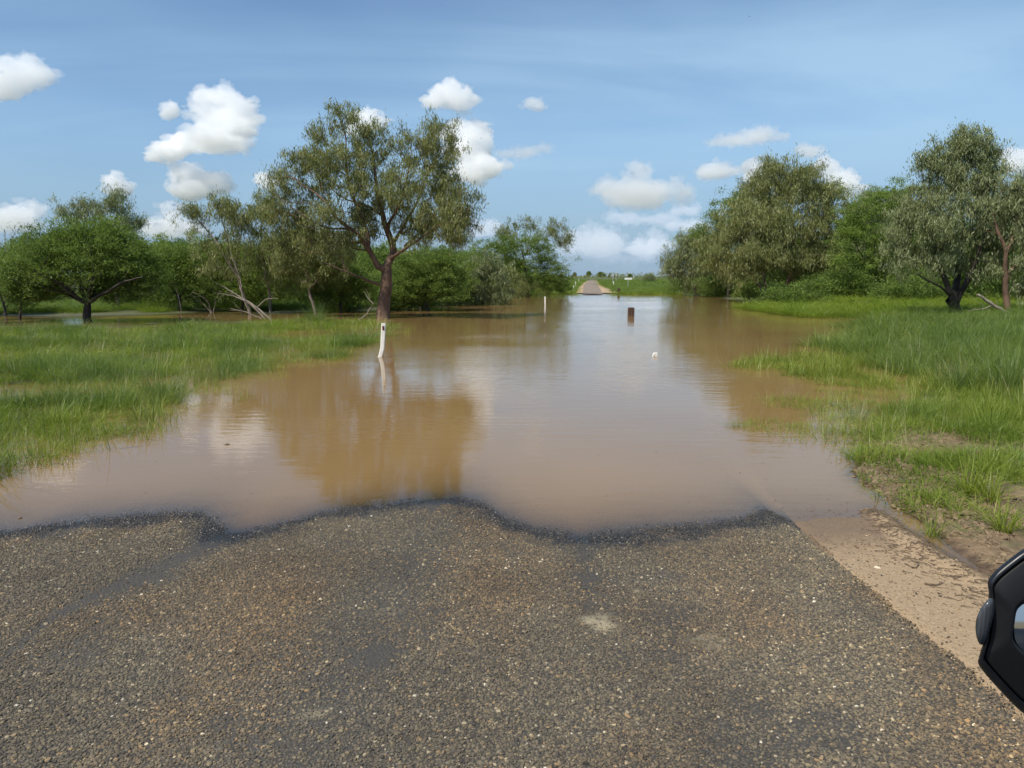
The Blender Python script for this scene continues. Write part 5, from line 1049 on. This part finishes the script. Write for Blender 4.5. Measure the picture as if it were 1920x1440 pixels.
# ------------------------------------------------------------------ birds
def bird(label, x, y, Y, span, rz, roll):
    bm = bmesh.new(); s = span; W = [(-.5, -.05, .10), (-.28, .03, .12), (-.06, .06, .0), (.06, .06, .0), (.28, .03, .12), (.5, -.05, .10)]; B = [(-.5, -.10, .10), (-.28, -.09, .12), (-.06, -.12, .0), (.06, -.12, .0), (.28, -.09, .12), (.5, -.10, .10)]
    a = [bm.verts.new(Vector(v) * s) for v in W]; b = [bm.verts.new(Vector(v) * s) for v in B]
    for j in range(5): bm.faces.new((a[j], b[j], b[j + 1], a[j + 1]))
    hd = bm.verts.new(Vector((0, .22, .01)) * s); bl = bm.verts.new(Vector((0, 0, -.07)) * s); tl = [bm.verts.new(Vector(v) * s) for v in ((-.06, -.34, 0), (.06, -.34, 0))]
    bm.faces.new((a[2], a[3], hd)); bm.faces.new((a[2], hd, bl)); bm.faces.new((hd, a[3], bl)); bm.faces.new((b[2], tl[0], tl[1], b[3])); bm.faces.new((a[3], b[3], bl)); bm.faces.new((b[2], a[2], bl)); bm.faces.new((b[3], b[2], bl))
    o = bm_obj('bird', bm, M['bird'], None, at_depth(x, y, Y)); o.rotation_euler = (0.2, roll, rz); tag(o, label, 'bird', 'birds in flight')
bird('small dark bird flying left of the biggest tree top', 598, 213, 70, 0.42, 1.0, 1.1)
bird('tiny dark bird high in the sky above the right-hand gap', 1405, 31, 110, 0.5, 0.4, 0.1)
bird('faint tiny bird at the very top of the sky, left of centre', 828, 10, 140, 0.4, 0.4, 0.3)

# ------------------------------------------------------------------ clouds
def cloud_mat(name, dens):
    b = NB(name); v = b.n('ShaderNodeVolumePrincipled', {'Color': (0.995, 0.995, 0.997, 1), 'Density': dens, 'Anisotropy': 0.25}); b.t.links.new(v.outputs[0], b.out.inputs['Volume']); return b.m
ctex = bpy.data.textures.new('cloud_lumps', 'CLOUDS'); ctex.noise_depth = 5; ctex.noise_scale = 1.0; ctex.noise_basis = 'ORIGINAL_PERLIN'
def _ico(sub):
    bm = bmesh.new(); bmesh.ops.create_icosphere(bm, subdivisions=sub, radius=1.0); bm.verts.ensure_lookup_table()
    r = (np.array([v.co[:] for v in bm.verts]), np.array([[v.index for v in f.verts] for f in bm.faces])); bm.free(); return r
ICO = {k: _ico(k) for k in (1, 2, 3)}
def cloud(label, puffs, D, opt=5.0, seed=0):
    """puffs: (px x, px y, px r[, squash]) at distance D"""
    c = at_depth(puffs[0][0], puffs[0][1], D); k = D / FPX; rng = np.random.default_rng(seed + int(puffs[0][0])); VV, FF, cnt = [], [], [0]
    rmax = max(p[2] * k for p in puffs)
    def ball(q, r, sq, sub): v, f = ICO[sub]; VV.append(v * np.array([r, r, r * sq]) + q); FF.append(f + cnt[0]); cnt[0] += len(v)
    for p in puffs:
        q = at_depth(p[0], p[1], D) - c; rr = p[2] * k * 0.92; q[1] += q[2] * 0.9 + rng.normal(0, .25) * rr; sq = p[3] if len(p) > 3 else 0.85
        ball(q, rr, sq, 3)
        for _ in range(13):
            v = rng.normal(0, 1, 3); v /= np.linalg.norm(v); v[2] = v[2] * (1 if v[2] > 0 else .45); s2 = rr * rng.uniform(.22, .46); q2 = q + v * rr * np.array([.92, .92, .92 * sq]); ball(q2, s2, .85, 2)
            for _ in range(5):
                v2 = v * 0.6 + rng.normal(0, 1, 3); v2 /= np.linalg.norm(v2); s3 = s2 * rng.uniform(.28, .5); ball(q2 + v2 * s2 * .95, s3, .9, 1)
    o = obj('cloud', mesh_np('cloud', np.concatenate(VV), np.concatenate(FF), True), cloud_mat('cloud_vapour', opt * 0.40 / rmax), None, c)
    FV, FFc, fc = [], [], 0
    for p in puffs:                                  # thin torn vapour round the dense core
        for _ in range(9):
            v = rng.normal(0, 1, 3); v /= np.linalg.norm(v); rr = p[2] * k; q = at_depth(p[0], p[1], D) - c; q[1] += q[2] * 0.9; sq = p[3] if len(p) > 3 else .85
            q = q + v * rr * np.array([1.0, .8, .85 * sq]) * rng.uniform(.6, 1.3); s2 = rr * rng.uniform(.20, .60); vv, ff = ICO[2]
            FV.append(vv * np.array([s2 * 1.35, s2, s2 * .6]) + q); FFc.append(ff + fc); fc += len(vv)
    fr = obj('vapour_fringe', mesh_np('vapour_fringe', np.concatenate(FV), np.concatenate(FFc), True), cloud_mat('cloud_fringe', opt * 0.26 / rmax), o)
    fm = fr.modifiers.new('remesh', 'REMESH'); fm.mode = 'VOXEL'; fm.voxel_size = rmax / 18; fm.use_smooth_shade = True
    for sz, st in ((0.55, 0.55), (0.18, 0.26)):
        t = ctex.copy(); t.noise_scale = rmax * sz; d = fr.modifiers.new('lumps', 'DISPLACE'); d.texture = t; d.strength = rmax * st; d.mid_level = 0.55; d.texture_coords = 'LOCAL'
    m = o.modifiers.new('remesh', 'REMESH'); m.mode = 'VOXEL'; m.voxel_size = rmax / 28; m.use_smooth_shade = True
    for sz, st in ((0.70, 0.44), (0.26, 0.30), (0.10, 0.14)):
        t = ctex.copy(); t.noise_scale = rmax * sz; d = o.modifiers.new('lumps', 'DISPLACE'); d.texture = t; d.strength = rmax * st; d.mid_level = 0.52; d.texture_coords = 'LOCAL'
    return tag(o, label, 'cloud', 'cumulus clouds')
cloud('white cumulus cut by the left edge, high', [(60, 128, 30), (40, 150, 42), (85, 148, 30, .6), (30, 180, 34, .5), (10, 160, 40)], 4200, 3.0)
cloud('largest towering white cumulus between acacia and biggest tree', [(425, 200, 44), (395, 195, 36), (455, 225, 38), (430, 245, 50, .6), (470, 255, 26, .7), (440, 280, 46, .4)], 4000, 4.5)
cloud('small white puff just left of the largest cumulus', [(324, 208, 18), (316, 218, 12)], 4100, 3.0)
cloud('bright cumulus lump below left of the largest cumulus', [(345, 268, 26), (325, 285, 28, .7), (365, 262, 18), (300, 298, 16, .7)], 3900, 5.0)
cloud('cumulus lump lowest in the stack under the largest cumulus', [(360, 335, 34), (400, 345, 34, .8), (375, 362, 36, .6), (335, 325, 16)], 4000, 4.0)
cloud('small cumulus right above the dome acacia', [(220, 345, 22), (235, 358, 20, .8), (205, 338, 12)], 4600, 3.0)
cloud('low cumulus at left edge above the treetops', [(62, 392, 22), (45, 412, 40, .5), (15, 420, 34, .6)], 5200, 3.0)
cloud('low cumulus left of the slender gum top', [(318, 392, 22), (345, 385, 14), (305, 428, 30, .5), (340, 430, 40, .45), (380, 430, 26, .5)], 5200, 3.0)
cloud('separate oval cumulus high right of the biggest tree', [(845, 180, 32, .8), (868, 192, 30, .6), (815, 193, 22, .6), (850, 168, 20)], 4000, 4.0)
cloud('tall bright cumulus touching right side of the biggest crown', [(895, 245, 26), (865, 260, 30), (885, 290, 40), (915, 325, 28), (885, 335, 30, .7), (845, 250, 26)], 4000, 5.5)
cloud('white cumulus peeping over the biggest tree crown', [(690, 222, 22), (712, 232, 18), (675, 240, 24)], 4200, 4.0)
cloud('cumulus scrap behind the left flank of the biggest tree', [(495, 338, 16), (510, 345, 18)], 4400, 3.0)
cloud('small faint puff right of the oval cumulus', [(1000, 196, 18, .7), (1010, 203, 14, .5)], 4400, 1.6)
cloud('flat-bottomed cumulus group over the road gap', [(1195, 320, 26, .8), (1175, 330, 16), (1150, 355, 34, .5), (1205, 355, 34, .55), (1250, 362, 36, .5), (1180, 372, 60, .3)], 4600, 3.0)
cloud('wispy cumulus high over the domed gum', [(1430, 250, 26, .55), (1400, 262, 30, .4), (1355, 270, 26, .35), (1460, 258, 18, .4)], 4400, 1.6)
cloud('cumulus left of the domed gum top', [(1345, 318, 30, .5), (1330, 326, 24, .4), (1370, 322, 22, .4)], 4600, 2.2)
cloud('bright cumulus hidden by the left top of the domed gum', [(1415, 312, 22), (1430, 325, 24), (1402, 335, 16)], 4400, 4.0)
cloud('bright cumulus hidden by the right top of the domed gum', [(1550, 315, 24), (1580, 335, 18), (1565, 350, 28), (1590, 360, 18)], 4400, 4.0)
cloud('small round cloud between the two right-hand crowns', [(1513, 280, 20, .6), (1520, 288, 18, .5)], 4600, 1.6)
cloud('cumulus at the right edge beside the silvery gum', [(1895, 298, 24), (1910, 310, 24), (1880, 315, 16)], 4400, 3.5)
cloud('low cumulus bank left in the road gap', [(1110, 432, 26, .8), (1085, 445, 30, .6), (1135, 445, 30, .6), (1150, 432, 16), (1110, 462, 60, .25)], 6500, 2.2)
cloud('low cumulus bank right in the road gap', [(1230, 445, 20, 1.1), (1212, 460, 30, .5), (1245, 462, 22, .5), (1200, 470, 40, .25)], 6500, 2.2)
cloud('low cloud scrap left of the road gap', [(925, 425, 20, .6), (900, 435, 26, .4), (890, 420, 12)], 6500, 2.2)
cloud('long thin low cloud under the flat-bottomed group', [(1170, 408, 34, .3), (1215, 412, 30, .28), (1255, 405, 22, .35)], 6800, 1.2)
cloud('faint low cloud behind the sloping end gum', [(1290, 395, 26, .4), (1262, 425, 24, .5), (1300, 430, 28, .5)], 6800, 1.6)
cloud('low hazy cloud strip just above the far plain', [(1120, 480, 40, .22), (1180, 484, 44, .2), (1070, 478, 26, .25)], 7500, 0.35)
cloud('grey wisp between oval cumulus and road gap', [(975, 285, 30, .25), (1010, 276, 24, .25), (945, 290, 20, .3)], 4600, 1.0)
